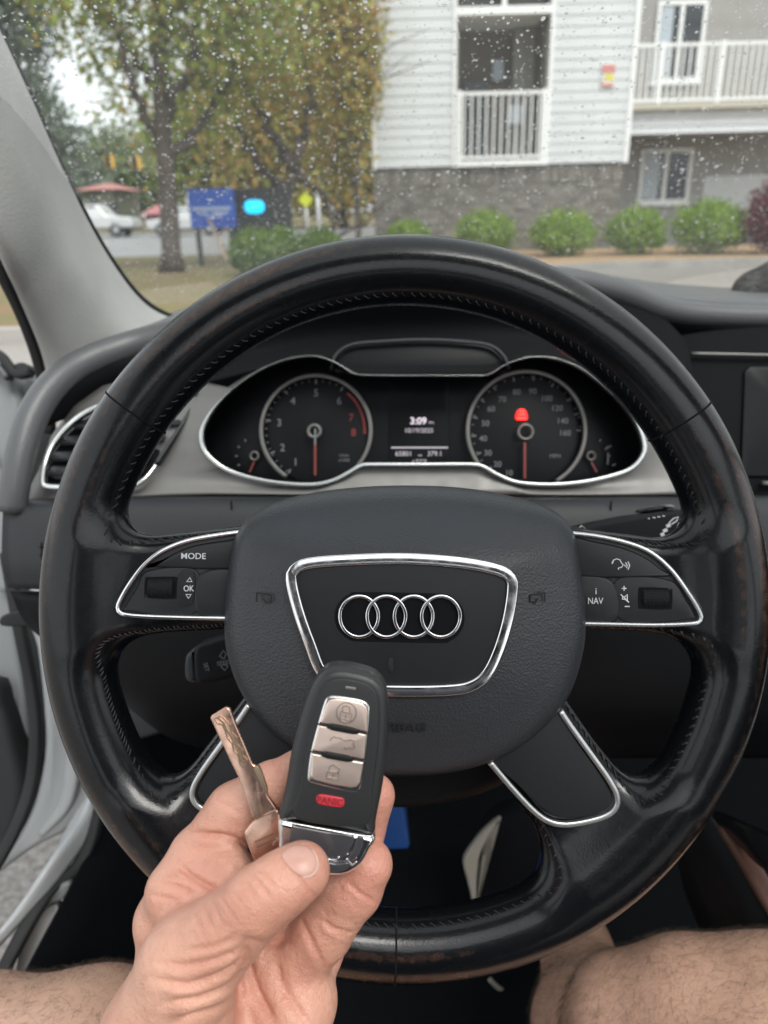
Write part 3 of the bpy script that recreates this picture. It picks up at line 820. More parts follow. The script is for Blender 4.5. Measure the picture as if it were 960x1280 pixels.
pick = [(-2.7, 0.5), (-2.7, 1.05), (-0.55, 1.1), (-0.45, 1.75), (0.75, 1.78), (1.35, 1.15), (2.6, 1.05), (2.75, 0.8), (2.75, 0.5)]
vehicle(pick, [[(-0.42, 1.14), (-0.36, 1.68), (0.2, 1.70), (0.2, 1.14)], [(0.28, 1.14), (0.28, 1.70), (0.74, 1.69), (1.2, 1.14)]], (-1.7, 1.75), 114, 47, 2.0, m_wpaint, 'white pickup truck on the road seen between the pillar and the tree', 'pickup truck', 'pickup_truck')
carp = [(-2.1, 0.4), (-2.15, 0.85), (-1.3, 0.95), (-0.7, 1.42), (0.6, 1.44), (1.25, 0.95), (2.1, 0.82), (2.15, 0.4)]
vehicle(carp, [[(-0.95, 1.0), (-0.6, 1.36), (0.0, 1.37), (0.0, 1.0)], [(0.08, 1.0), (0.08, 1.37), (0.55, 1.36), (1.0, 1.0)]], (-1.3, 1.35), 236, 45, 1.8, m_wpaint, 'small white car beyond the road just left of the blue board', 'car', 'parked_car')
# low shops beyond the road
def shop(px0, px1, py_top, py_eave, Y, roofm, wallm, label):
    a, c = onY(px0, py_eave, Y), onY(px1, py_top, Y)
    t = thing('shop', ((a.x + c.x) / 2, Y + 3, 0), label, 'building')
    box('wall', a.x, c.x, Y, Y + 6, 0, a.z, wallm, t)
    box('window', a.x + 0.6, (a.x + c.x) / 2 - 0.2, Y - 0.05, Y - 0.004, 0.8, a.z - 0.5, m_pane, t)
    box('door', (a.x + c.x) / 2 + 0.3, (a.x + c.x) / 2 + 1.4, Y - 0.05, Y - 0.004, 0.02, min(2.2, a.z - .3), m_pane, t)
    V = [(a.x - 0.4, Y - 0.6, a.z), (c.x + 0.4, Y - 0.6, a.z), (c.x + 0.4, Y + 6.6, a.z), (a.x - 0.4, Y + 6.6, a.z), (a.x + 1.2, Y + 3, c.z), (c.x - 1.2, Y + 3, c.z)]
    mesh('roof', V, [(0, 1, 5, 4), (1, 2, 5), (2, 3, 4, 5), (3, 0, 4), (0, 3, 2, 1)], roofm, t, False)
m_roofred = pm('red_roof', (0.42, 0.17, 0.15), 0.6)
shop(100, 143, 227, 238, 66, m_roofred, pm('shop_wall', (0.12, 0.14, 0.09), 0.8), 'low shop with a faded red roof far beyond the road')
shop(182, 203, 250, 268, 72, m_redpaint, m_redpaint, 'small red building beyond the road left of the large trunk')

# ================================================================== THE CAR
m_plastic = pm('black_plastic', (0.0055, 0.0065, 0.008), 0.55, bump=0.25, bscale=900, btype='voronoi', dist=0.0005, spec=0.2)
m_softpad = pm('soft_touch_black', (0.078, 0.081, 0.085), 0.40, var=0.1, vscale=5, bump=0.35, bscale=700, btype='voronoi', dist=0.0006, spec=0.6)
m_hood = pm('matt_black', (0.006, 0.0065, 0.008), 0.8, spec=0.15)
m_lower = pm('dark_grey_plastic', (0.020, 0.022, 0.025), 0.5, var=0.08, vscale=12, bump=0.2, bscale=800, btype='voronoi', dist=0.0005, spec=0.4)
m_silver = pm('satin_silver', (0.175, 0.17, 0.164), 0.5, 0.7, var=0.05, vscale=30, rvar=0.05)
m_chrome = pm('chrome', (0.80, 0.80, 0.80), 0.13, 1.0, rvar=0.06, vscale=90, var=0.08)
m_bezel = pm('bezel_metal', (0.60, 0.62, 0.61), 0.24, 0.9)
m_white = pm('white_print', (0.72, 0.73, 0.74), 0.5)
m_dimwhite = pm('dial_print', (0.15, 0.158, 0.165), 0.5)
m_dimred = pm('dial_red', (0.22, 0.022, 0.02), 0.5)
m_needle = pm('needle_red', (0.20, 0.032, 0.026), 0.4)
m_dial = pm('dial_black', (0.005, 0.0055, 0.007), 0.35, spec=0.2)
m_gloss = pm('gloss_black', (0.006, 0.0065, 0.008), 0.3, spec=0.2)
m_fabric = pm('pillar_fabric', (0.36, 0.36, 0.35), 0.85, var=0.06, vscale=20, spec=0.2)
N, K = nt(m_fabric)
tc = N.new('ShaderNodeTexCoord'); mp = N.new('ShaderNodeMapping'); mp.inputs['Rotation'].default_value = (0.5, 0.2, 0.6)
w1 = N.new('ShaderNodeTexNoise'); w1.inputs['Scale'].default_value = 480; w1.inputs['Detail'].default_value = 2
K.new(tc.outputs['Object'], w1.inputs['Vector'])
bp = N.new('ShaderNodeBump'); bp.inputs['Strength'].default_value = 0.5; bp.inputs['Distance'].default_value = 0.0008
K.new(w1.outputs['Fac'], bp.inputs['Height']); K.new(bp.outputs[0], N['Principled BSDF'].inputs['Normal'])
m_body = pm('body_white', (0.40, 0.415, 0.42), 0.35, coat=0.3, var=0.04, vscale=4)
m_doorgrey = pm('door_grey', (0.22, 0.23, 0.235), 0.5, var=0.06, vscale=10, bump=0.2, bscale=600, btype='voronoi', dist=0.0005)
m_rubber = pm('rubber', (0.014, 0.015, 0.016), 0.7)
m_carpet = pm('carpet', (0.0035, 0.0045, 0.0060), 0.95, bump=0.8, bscale=500, dist=0.002, spec=0.1)

car_at = P(480, 640, 0.8); car_at.z = 0
body = thing('car', car_at, 'car seen from its driver seat, grey windscreen pillar and white door opening at the left', 'car')
# windscreen pillar trim: two lit faces with a soft crease
loft('pillar_trim', [
    [(-60, 175, 0.540), (0, 318, 0.594), (30, 384, 0.648), (52, 438, 0.693), (62, 480, 0.720)],
    [(-58, 150, 0.526), (6, 296, 0.581), (40, 364, 0.634), (72, 425, 0.681), (95, 480, 0.716)],
    [(-50, 60, 0.517), (20, 215, 0.576), (70, 318, 0.639), (122, 405, 0.702), (160, 460, 0.738)],
    [(-45, 10, 0.522), (28, 175, 0.585), (84, 290, 0.657), (140, 380, 0.720), (190, 440, 0.756)],
    [(-40, -30, 0.540), (30, 120, 0.603), (80, 232, 0.675), (128, 322, 0.738), (178, 385, 0.792), (235, 412, 0.837)],
    [(-38, -38, 0.558), (32, 112, 0.621), (83, 226, 0.693), (132, 318, 0.756), (182, 382, 0.810), (240, 409, 0.855)]], m_fabric, body, n=60, m=30, thick=0.003)
sweep('door_seal', [(-90, 125, 0.553), (-48, 215, 0.576), (-4, 322, 0.608), (27, 388, 0.661), (47, 442, 0.707), (58, 492, 0.738), (62, 540, 0.756)], rrect(.0055, .006, .003), m_rubber, body, n=50)
sweep('glass_edge_band', [(-42, -42, 0.567), (31, 108, 0.630), (82, 222, 0.702), (131, 314, 0.765), (181, 378, 0.819), (238, 406, 0.864), (300, 425, 0.900)], rrect(.004, .002, .001), m_rubber, body, n=50)
# the door opening: front post, sill and its seals
plate('door_post', [(30, 740), (44, 810), (52, 880), (54, 940), (42, 1000), (20, 1046), (-12, 1080), (-12, 1098), (40, 1062), (80, 1041), (100, 1018), (126, 1018), (150, 940), (150, 740)], .84, .05, m_body, body, bevel=.008, n=90)
sweep('post_pressing', [(70, 760, .832), (84, 850, .832), (92, 930, .832), (84, 1000, .832), (50, 1045, .832)], rrect(.010, .006, .005), m_body, body, n=40, scale=[.8, 1, 1, .8, .3])
loft('door_sill', [[(124, 985, .80), (112, 1040, .765), (78, 1092, .73), (30, 1148, .70), (-40, 1225, .67)],
                   [(118, 985, .79), (100, 1030, .757), (68, 1072, .72), (12, 1150, .69), (-60, 1225, .66)],
                   [(100, 1010, .80), (82, 1042, .77), (72, 1062, .735), (4, 1168, .70), (-70, 1240, .67)],
                   [(98, 1012, .84), (80, 1044, .80), (68, 1068, .76), (0, 1176, .72), (-75, 1250, .69)]], m_body, body, n=40, m=16, thick=.003)
sweep('sill_seal', [(128, 980, .80), (116, 1044, .765), (96, 1084, .745), (70, 1104, .73), (46, 1136, .71), (16, 1190, .69), (-8, 1240, .675)], rrect(.006, .007, .003), m_rubber, body, n=40)
plate('sill_plate', [(50, 1142), (72, 1132), (66, 1160), (44, 1210), (20, 1225), (24, 1190)], lambda x, y: .715 - (y - 1140) * .0003, .01, m_silver, body, bevel=.003, n=40)
plate('sill_plate', [(64, 1112), (86, 1104), (80, 1122), (58, 1136)], .725, .01, m_doorgrey, body, bevel=.003, n=30)
sweep('post_seal', [(8, 690, .80), (24, 780, .80), (38, 850, .81), (45, 915, .81), (40, 975, .81), (22, 1030, .80), (-6, 1082, .79), (-40, 1130, .78)], rrect(.0062, .006, .003), m_rubber, body, n=50)
loft('side_carpet', [[(126, 780, .80), (128, 990, .79), (112, 1060, .755), (88, 1110, .72), (40, 1200, .69), (-10, 1300, .66)],
                     [(330, 780, .98), (330, 990, .95), (300, 1100, .90), (260, 1180, .86), (200, 1260, .80), (120, 1360, .74)]], m_carpet, body, n=40, m=6, thick=.004)
# floor and bulkhead, far below the dashboard
fl = []
box('floor', -0.42, 1.05, -0.4, 1.25, 0.20, 0.215, m_carpet, body)
box('bulkhead', -0.40, 1.05, 1.1, 1.13, 0.2, 0.9, m_carpet, body)
sweep('foot_rest', [(150, 905, .78), (200, 890, .76), (232, 872, .75)], rrect(.02, .006, .004), m_lower, body, n=20)
# roof lining, rear shell and the closed passenger side, out of the picture but shading the cabin
m_lining = pm('roof_lining', (0.09, 0.09, 0.09), 0.9, var=0.04, vscale=30, bump=0.2, bscale=500)
def shell(name, rows_, mat, thick=.02):
    A = np.array(rows_, float); n0, n1 = A.shape[:2]
    o = mesh(name, A.reshape(-1, 3), quads(n0, n1), mat, body); md = o.modifiers.new('thick', 'SOLIDIFY'); md.thickness = thick; md.offset = 1
    return o
xs_ = [-.40, -.36, -.25, 0, .37, .75, 1.0, 1.10, 1.14]; dz_ = [-.10, -.05, -.012, .006, .012, .006, -.012, -.05, -.10]
ry_ = ((.20, 1.432), (.05, 1.462), (-.08, 1.472), (-.3, 1.478), (-.8, 1.462), (-1.0, 1.44), (-1.3, 1.40), (-1.55, 1.33))
rof = lambda xi, yi: [[(xs_[i], ry_[j][0], ry_[j][1] + dz_[i]) for i in xi] for j in yi]
shell('roof_lining', rof(range(9), (0, 1, 2)), m_lining); shell('roof_lining', rof(range(9), (5, 6, 7)), m_lining)      # the opening between them is added to let light onto the hand and knees
shell('roof_lining', rof((0, 1, 2), (2, 3, 4, 5)), m_lining); shell('roof_lining', rof((6, 7, 8), (2, 3, 4, 5)), m_lining)
shell('passenger_door', [[(1.15, y, z) for z in (.25, .6, .93)] for y in (1.0, .3, -.4, -1.4)], m_plastic)
shell('rear_bulkhead', [[(x, -1.5, z) for z in (.25, .6, .98)] for x in (-.45, .37, 1.15)], m_plastic)
shell('rear_side', [[(-.45, y, z) for z in (.25, .6, .93)] for y in (-.45, -1.0, -1.5)], m_plastic)
for x_ in (-.42, 1.13):
    b = MB(); b.tube([(x_, -.42, .25), (x_, -.44, .9), (x_ * .97, -.50, 1.36)], .05, 10); b.build('centre_pillar', m_lining, body, True)
b = MB(); b.tube([(1.12, .98, .95), (1.11, .6, 1.18), (1.08, .2, 1.36)], .035, 10); b.build('far_pillar', m_fabric, body, True)

seat = thing('driver_seat', (0.0, -0.5, .25), 'black leather driver seat under the bare legged driver', 'seat')
m_seat = pm('seat_leather', (0.02, 0.02, 0.022), 0.5, bump=0.3, bscale=250, dist=0.001)
def cushion(name, pts, rad_):
    V_, F_ = [], []
    A_ = np.array([[(x, y, z) for x in (-.26, -.22, -.1, .1, .22, .26)] for y, z in pts]); A_[:, (0, 5), 2] += .03; A_[:, (0, 5), 1] += .02
    o = mesh(name, A_.reshape(-1, 3), quads(len(pts), 6), m_seat, seat); md = o.modifiers.new('thick', 'SOLIDIFY'); md.thickness = rad_; md.offset = 0
    md = o.modifiers.new('smooth', 'SUBSURF'); md.levels = md.render_levels = 2
cushion('cushion', [(.02, .34), (-.02, .36), (-.2, .37), (-.42, .36), (-.5, .35)], .12)
cushion('backrest', [(-.50, .42), (-.52, .6), (-.58, .85), (-.65, 1.08), (-.67, 1.12)], .11)
cushion('headrest', [(-.66, 1.17), (-.665, 1.2), (-.68, 1.3), (-.69, 1.33)], .09)

# ---- the open driver door seen past the end of the dashboard
dr = plate('door', [(-260, 470), (-10, 462), (14, 482), (25, 505), (27, 540), (22, 640), (16, 740), (30, 860), (34, 960), (28, 1000), (-20, 900), (-260, 880)], .86, .05, m_doorgrey, body, bevel=.008, n=110)
plate('lock_face', [(14, 474), (22, 468), (38, 466), (46, 500), (44, 545), (36, 575), (29, 575), (27, 510)], .88, .05, m_doorgrey, dr, bevel=.003, n=50)
sweep('window_channel', [(-160, 380, .86), (-60, 418, .855), (-6, 440, .85), (10, 456, .85), (21, 468, .85), (38, 466, .85)], rrect(.0045, .008, .002), m_rubber, dr, n=50)
sweep('window_channel', [(-160, 400, .855), (-60, 436, .85), (-6, 456, .845), (12, 474, .845)], rrect(.003, .008, .002), m_softpad, dr, n=40)
plate('mirror_bracket', [(17, 456), (29, 453), (36, 463), (22, 467)], .845, .02, m_rubber, dr, bevel=.002, n=30)
plate('door_pocket', [(-260, 850), (-30, 850), (0, 878), (18, 940), (28, 990), (18, 1036), (-4, 1082), (-60, 1120), (-260, 1160)], .83, .06, m_rubber, dr, bevel=.01, n=80)
sweep('panel_ridge', [(-60, 510, .852), (-6, 590, .852), (8, 660, .852), (10, 740, .852)], rrect(.008, .004, .003), m_doorgrey, dr, n=30)

# ---- dashboard
dash = thing('dashboard', P(480, 640, .62), 'black dashboard with a satin silver panel round the dials and a grey padded top edge', 'dashboard')
lip = [(15, 640, .60), (18, 612, .60), (27, 565, .605), (42, 518, .615), (70, 478, .63), (112, 450, .65), (185, 425, .67), (300, 395, .66), (400, 368, .64), (505, 356, .63), (620, 352, .635), (700, 350, .65), (770, 364, .67), (830, 386, .69), (890, 394, .70), (1000, 397, .71), (1120, 400, .72)]
sweep('padded_edge', lip, circ(.0125, 14), m_softpad, dash, n=140, scale=[.9, 1, 1, 1, .95, .9, .9, .9, .9, .85, .85, .9])
far_edge = [(190, 400, .93), (240, 384, .97), (330, 352, 1.02), (420, 338, 1.04), (520, 334, 1.05), (640, 336, 1.05), (760, 346, 1.05), (830, 356, 1.04), (920, 362, 1.03), (1010, 364, 1.02), (1120, 368, 1.02)]
loft('dash_top', [[(110, 440, .66), (185, 414, .68), (300, 383, .67), (400, 357, .65), (505, 346, .64), (620, 342, .645), (700, 340, .66), (770, 353, .68), (830, 374, .70), (890, 380, .71), (1000, 383, .72), (1120, 386, .73)], far_edge], m_softpad, dash, n=80, m=6, thick=.004)
# dark hood lining between the padded edge and the dials
loft('hood_lining', [[(40, 540, .612), (76, 488, .627), (118, 460, .647), (190, 436, .667), (300, 404, .657), (400, 378, .637), (505, 366, .627), (620, 362, .632), (700, 362, .647), (770, 376, .667), (830, 398, .687)],
                     [(90, 520, .655), (120, 494, .665), (160, 474, .672), (215, 455, .675), (320, 440, .67), (410, 420, .665), (505, 412, .66), (620, 412, .66), (700, 425, .665), (770, 440, .67), (860, 440, .69)],
                     [(92, 540, .66), (130, 500, .665), (190, 480, .665), (250, 480, .66), (325, 462, .65), (396, 446, .645), (444, 469, .642), (528, 470, .642), (612, 469, .642), (662, 447, .645), (730, 463, .65), (790, 500, .66), (870, 540, .68)]], m_hood, dash, n=80, m=18, thick=.003)
# satin silver panel: a sloping sheet whose lower edge turns under
def dtrim(x, y): return 0.652 - max(0, (y - 470)) * 0.00022
tr_top = [(52, 585), (66, 545), (92, 508), (130, 482), (190, 468), (240, 474), (284, 486), (325, 459), (362, 445), (396, 442), (424, 452), (444, 465), (528, 466), (612, 465), (632, 452), (662, 443), (696, 445), (730, 459), (768, 490), (810, 505), (850, 525), (884, 560)]
tr_bot = [(30, 626), (60, 627), (100, 626), (150, 624), (200, 621), (260, 619), (340, 619), (420, 620), (505, 620), (610, 620), (700, 620), (800, 620), (860, 619), (900, 617)]
bz = [(252, 546), (256, 530), (270, 508), (295, 484), (328, 462), (362, 449), (396, 446), (424, 456), (444, 468), (480, 470), (528, 470), (580, 470), (610, 469), (632, 456), (662, 447), (694, 449), (728, 463), (766, 494), (793, 525), (805, 556), (800, 574), (784, 588), (752, 598), (718, 604), (680, 606), (645, 603), (622, 594), (604, 584), (590, 581), (528, 581), (470, 581), (452, 582), (436, 591), (416, 601), (390, 606), (350, 604), (312, 597), (280, 585), (258, 566)]
outer = lin(tr_top + tr_bot[::-1], 420, True)
bzd = crom(bz, 900, True); c_b = np.array([528.0, 535.0])
ab = np.arctan2(bzd[:, 1] - c_b[1], bzd[:, 0] - c_b[0])
innr = np.array([bzd[np.argmin(np.abs(np.angle(np.exp(1j * (ab - math.atan2(q[1] - c_b[1], q[0] - c_b[0]))))))] for q in outer])
rows = [cla([(x, y, .624) for x, y in innr])]
for t in (.12, .3, .5, .75, .94, 1.0):
    q = innr * (1 - t) + outer * t
    rows.append(cla([(x, y, .626 + (dtrim(x, y) - .626) * min(1, t * 1.3) + (.003 if t > .95 else 0)) for x, y in q]))
q = outer + (outer - c_b) / np.linalg.norm(outer - c_b, axis=1)[:, None] * 2
rows.append(cla([(x, y, dtrim(x, y) + .012) for x, y in q]))
lmesh('silver_panel', np.concatenate(rows), quads(len(rows), len(outer), False, True), m_silver, dash)
# side vent on the left
vent = sweep('air_vent', [(196, 580, .62), (182, 598, .615), (166, 607, .613), (130, 609, .612), (80, 609, .612), (58, 607, .612), (55, 600, .612), (57, 582, .614), (66, 558, .620), (86, 533, .625), (112, 514, .63), (150, 500, .633), (190, 493, .636)], rrect(.0020, .004, .0011), m_bezel, dash, n=120, scale=[.4, 1, 1, 1, 1, 1, .6])
sweep('vent_lip', [(190, 493, .636), (230, 488, .636), (246, 490, .636), (240, 512, .634), (196, 580, .62)], rrect(.0016, .004, .0008), m_lower, vent, n=50)
plate('vent_box', [(58, 603), (62, 582), (72, 558), (92, 536), (116, 519), (150, 505), (226, 494), (240, 496), (192, 578), (166, 600)], lambda x, y: dtrim(x, y) - .0035, .02, m_hood, vent, bevel=.001, n=60)
for k, (x0, x1, y) in enumerate([(96, 226, 531), (78, 205, 551), (68, 190, 571), (63, 180, 589)]):
    sweep('slat', [(x0, y, dtrim(x0, y) - .0085), (x1, y - 4, dtrim(x1, y) - .0085)], rrect(.0065, .0016, .0008), m_lower, vent, n=6, ref=(0, .85, .52))
plate('vent_wheel', [(66, 598), (70, 586), (100, 582), (104, 598)], .6135, .012, m_lower, vent, bevel=.002, n=30)
# lower panels
rl = [[(5, 629, .612), (200, 624, .612), (480, 624, .612), (760, 624, .612), (1010, 622, .64)],
      [(5, 640, .598), (200, 636, .598), (480, 636, .598), (760, 636, .598), (1010, 634, .63)],
      [(4, 700, .592), (200, 696, .59), (480, 696, .59), (760, 690, .59), (1010, 690, .62)],
      [(12, 734, .596), (200, 742, .594), (480, 742, .594), (760, 742, .594), (1010, 742, .625)]]
loft('lower_panel', rl, m_lower, dash, n=50, m=16, thick=.004)
loft('knee_panel', [[(14, 738, .602), (200, 746, .60), (480, 746, .60), (760, 746, .60), (1010, 746, .63)],
                    [(30, 772, .607), (200, 800, .604), (480, 800, .604), (760, 800, .604), (1010, 800, .63)],
                    [(60, 800, .63), (200, 880, .63), (480, 890, .63), (760, 890, .63), (1010, 890, .65)],
                    [(130, 850, .72), (240, 930, .72), (480, 945, .72), (760, 945, .72), (1010, 945, .72)]], m_plastic, dash, n=50, m=20, thick=.004)
plate('end_bracket', [(2, 770), (30, 764), (60, 768), (60, 780), (4, 783)], .64, .02, m_rubber, dash, bevel=.002, n=30)
stroke('panel_gap', [[(289, 626), (291, 660)]], .5955, 2.4, m_hood, dash)
stroke('panel_gap', [[(764, 626), (762, 660)]], .5955, 2.4, m_hood, dash)
stroke('panel_gap', [[(152, 641), (170, 652), (200, 660), (250, 664)]], .5945, 2.0, m_hood, dash)
ls = plate('light_switch', [(44, 676), (52, 670), (120, 668), (124, 716), (52, 716), (44, 706)], .590, .01, m_lower, dash, bevel=.0018, n=40)
stroke('switch_mark', [[(49, 684), (56, 684)], [(49, 694), (56, 694)], [(52, 678), (52, 708)]], .5897, 1.6, m_hood, ls)
# the right-hand side: overhang, thin silver line, dark screen
plate('screen_surround', [(840, 420), (1100, 424), (1100, 640), (885, 640), (868, 560), (850, 480)], .70, .03, m_hood, dash, bevel=.004, n=60)
plate('display_screen', [(931, 464), (938, 458), (1090, 458), (1090, 596), (926, 596)], .697, .01, m_gloss, dash, bevel=.0015, n=60, closed_curve=False)
sweep('trim_line', [(864, 442, .694), (960, 444, .694), (1100, 447, .694)], rrect(.0013, .002, .0008), m_silver, dash, n=20)
sweep('trim_line', [(952, 604, .694), (1000, 605, .694), (1100, 606, .694)], rrect(.002, .003, .001), m_silver, dash, n=20)
loft('overhang', [[(820, 394, .685), (880, 402, .695), (960, 405, .70), (1120, 408, .715)], [(826, 425, .72), (880, 430, .72), (960, 432, .72), (1120, 434, .72)]], m_hood, dash, n=30, m=4, thick=.003)
# centre console edge at the right
loft('centre_console', [[(884, 1008, .72), (930, 1028, .66), (1010, 1060, .60)], [(900, 1030, .70), (945, 1060, .645), (1020, 1100, .59)], [(918, 1044, .69), (952, 1082, .64), (1020, 1130, .58)]], m_gloss, dash, n=30, m=8, thick=.004)
m_brown = pm('brown_leather', (0.11, 0.05, 0.035), 0.5, var=0.2, vscale=20, bump=0.3, bscale=300)
sweep('console_edge', [(908, 1034, .70), (932, 1072, .67), (956, 1114, .64), (1000, 1190, .60)], rrect(.008, .006, .004), m_brown, dash, n=30)
loft('console_side', [[(880, 1010, .74), (900, 1040, .72), (940, 1110, .66), (990, 1200, .6)], [(850, 1080, .86), (860, 1120, .84), (880, 1170, .8), (910, 1260, .76)]], m_plastic, dash, n=20, m=4, thick=.004)
sweep('console_bead', [(868, 1010, .73), (905, 1026, .70), (960, 1054, .64), (1010, 1080, .60)], circ(.0016, 8), m_silver, dash, n=30)

# ---- things on the dashboard by the windscreen
m_fleece = pm('grey_fleece', (0.085, 0.083, 0.08), 0.95, var=0.35, vscale=60, bump=1.0, bscale=220, dist=0.004, spec=0.1)
c0 = cla([(996, 374, .97)])[0]
V = []; nr, ns = 26, 40
for i in range(nr + 1):
    ph = math.pi * i / nr
    for j in range(ns):
        th = 2 * math.pi * j / ns
        r_ = 1 + .04 * math.sin(3 * th + 1) * math.sin(ph) + .02 * math.sin(7 * th + 5 * ph)
        V.append(c0 + r_ * np.array([.092 * math.sin(ph) * math.cos(th), .052 * math.cos(ph), .06 * math.sin(ph) * math.sin(th)]))
tag(lmesh('phone_mount', V, quads(nr + 1, ns, False, True), m_fleece, None, True, base=tw(c0 - np.array([0, .03, 0]))), 'rounded mottled grey object lying on the dashboard against the windscreen', 'dashboard object')
m_plate = pm('pale_plate', (0.55, 0.56, 0.52), 0.4, var=0.3, vscale=500)
o = plate('number_plate', [(846, 372), (850, 368), (902, 367), (900, 374)], 1.0, .002, m_plate, None, bevel=.0005, n=30)
o.name = 'identity_strip'; tag(o, 'thin pale speckled strip at the foot of the windscreen beside the grey object', 'plate')

# ---- instrument cluster
clus = thing('instrument_cluster', P(528, 540, .63), 'instrument cluster with two round dials and a lit trip display in a bright bezel', 'instrument panel')
plate('face', [(x, y) for x, y in bz], .665, .02, m_dial, clus, bevel=.001, n=150)
n_ = 200
pb = crom(bz, n_, True)
wide = np.clip((pb[:, 1] - 480) / 60, 0.13, 0.95)
ring = cla(np.column_stack([pb, np.full(n_, .622)])); t_, s_, u_ = frames(ring, True)
prof = np.array(rrect(.0019, .003, .0012))
V = (ring[:, None] + (wide[:, None, None] * s_[:, None] * prof[None, :, :1]) + u_[:, None] * prof[None, :, 1:2]).reshape(-1, 3)
lmesh('bezel', V, quads(n_, len(prof), True, True), m_bezel, clus)
inner = cla(np.column_stack([pb, np.full(n_, .664)]))
V = np.concatenate([ring + [0, 0, -.002], inner * [.985, 1, 1]]); lmesh('bezel_wall', V, quads(2, n_, False, True), m_hood, clus)
plate('hood_reflection', [(418, 464), (428, 440), (450, 430), (528, 424), (600, 430), (622, 440), (634, 464), (600, 467), (455, 467)], .645, .01, m_dial, clus, bevel=.002, n=70)  # dark plate in the shape of the hood interior's reflection
sweep('hood_reflection_rim', [(414, 462, .64), (420, 444, .64), (440, 431, .64), (480, 427, .64), (528, 425, .64), (576, 427, .64), (612, 432, .64), (630, 446, .64), (636, 462, .64)], rrect(.0014, .002, .0008), m_lower, clus, n=60)
DG = .662
def gauge(name, cx, cy, r, label_list, label):
    g = thing_part = plate(name, [(cx + r * math.cos(2 * math.pi * i / 24), cy + r * math.sin(2 * math.pi * i / 24)) for i in range(24)], DG, .004, m_dial, clus, bevel=.0006, n=64)
    return g
def arc(cx, cy, r, a0, a1, n=24): return [(cx + r * math.cos(R_(a)), cy - r * math.sin(R_(a))) for a in np.linspace(a0, a1, n)]
def below(cx, r): return True
tach = gauge('tachometer', 395, 538, 66, None, None)
sweep('dial_ring', [(x, y, .655) for x, y in arc(395, 538, 68.5, -58, 238, 60)], rrect(.0019, .002, .001), m_silver, tach, n=100)
for k, v in enumerate('12345678'):
    a = 238 - k * 33.6 + 0
    a = [237, 207, 168, 128, 90, 52, 20, -3][k]
    x, y = 395 + 47 * math.cos(R_(a)), 538 - 47 * math.sin(R_(a))
    text('numeral', v, x, y, DG - .0004, 9, m_dimred if k > 5 else m_dimwhite, tach, bold=.012)
tk = [(arc(395, 538, 64, a, a, 1) + arc(395, 538, 58, a, a, 1)) for a in (237, 207, 168, 128, 90, 58)]
stroke('tick_marks', tk, DG - .0004, 2.2, m_dimwhite, tach)
stroke('tick_marks', [(arc(395, 538, 64, a, a, 1) + arc(395, 538, 61, a, a, 1)) for a in range(58, 237, 8)], DG - .0003, 1.2, m_dimwhite, tach)
stroke('red_zone', [arc(395, 538, 61, 50, -4, 20)], DG - .0004, 3.5, m_dimred, tach)
text('dial_caption', '1/min', 430, 569, DG - .0004, 4, m_dimwhite, tach); text('dial_caption', 'x1000', 430, 575, DG - .0004, 4, m_dimwhite, tach)
sweep('hub_cap', [(x, y, .652) for x, y in arc(393, 539, 7.5, 0, 345, 24)], circ(.0018, 8), m_silver, tach, closed=True, n=30)
stroke('needle', [[(394, 536), (394, 556)]], .651, 2.6, m_dimwhite, tach, .0006); stroke('needle_tip', [[(394, 556), (394, 594)]], .651, 3.0, m_needle, tach, .0006)
spd = gauge('speedometer', 658, 538, 71, None, None)
sweep('dial_ring', [(x, y, .655) for x, y in arc(658, 538, 73.5, -60, 240, 60)], rrect(.0019, .002, .001), m_silver, spd, n=100)
for v, x, y in [('10', 637, 591), ('20', 622, 580), ('30', 610, 566), ('40', 604, 548), ('50', 607, 529), ('60', 614, 511), ('70', 628, 499), ('80', 646, 490), ('90', 666, 489), ('100', 684, 498), ('120', 697, 510), ('140', 704, 526), ('160', 707, 541)]:
    text('numeral', v, x, y, DG - .0004, 7, m_dimwhite, spd, bold=.012)
stroke('tick_marks', [(arc(658, 538, 69, a, a, 1) + arc(658, 538, 63, a, a, 1)) for a in (243, 226, 206, 186, 166, 146, 127, 104, 82, 60, 36, 18, 0)], DG - .0004, 2.0, m_dimwhite, spd)
stroke('tick_marks', [(arc(658, 538, 69, a, a, 1) + arc(658, 538, 66, a, a, 1)) for a in range(4, 243, 10)], DG - .0003, 1.2, m_dimwhite, spd)
text('dial_caption', 'MPH', 694, 570, DG - .0004, 5, m_dimwhite, spd)
sweep('hub_cap', [(x, y, .652) for x, y in arc(657, 540, 9, 0, 345, 24)], circ(.0015, 8), m_silver, spd, closed=True, n=30)
stroke('needle', [[(656, 553), (656, 598)]], .651, 3.0, m_needle, spd, .0006)
m_redlamp = pm('warning_red', (0.3, 0.0, 0.0), 0.4, emit=(1.0, 0.015, 0.01), estr=4.0)
m_redglow = pm('warning_red_dim', (0.2, 0.0, 0.0), 0.4, emit=(1.0, 0.01, 0.01), estr=0.9)
lam = plate('warning_lamp', [(645, 524), (646, 514), (650, 511), (654, 511), (658, 514), (659, 524)], .6605, .001, m_redglow, spd, bevel=.0003, n=30)
stroke('lamp_symbol', [[(646, 523), (658, 523)], [(648, 518), (656, 518)], [(649, 513.5), (655, 513.5)]], .6598, 2.6, m_redlamp, lam)
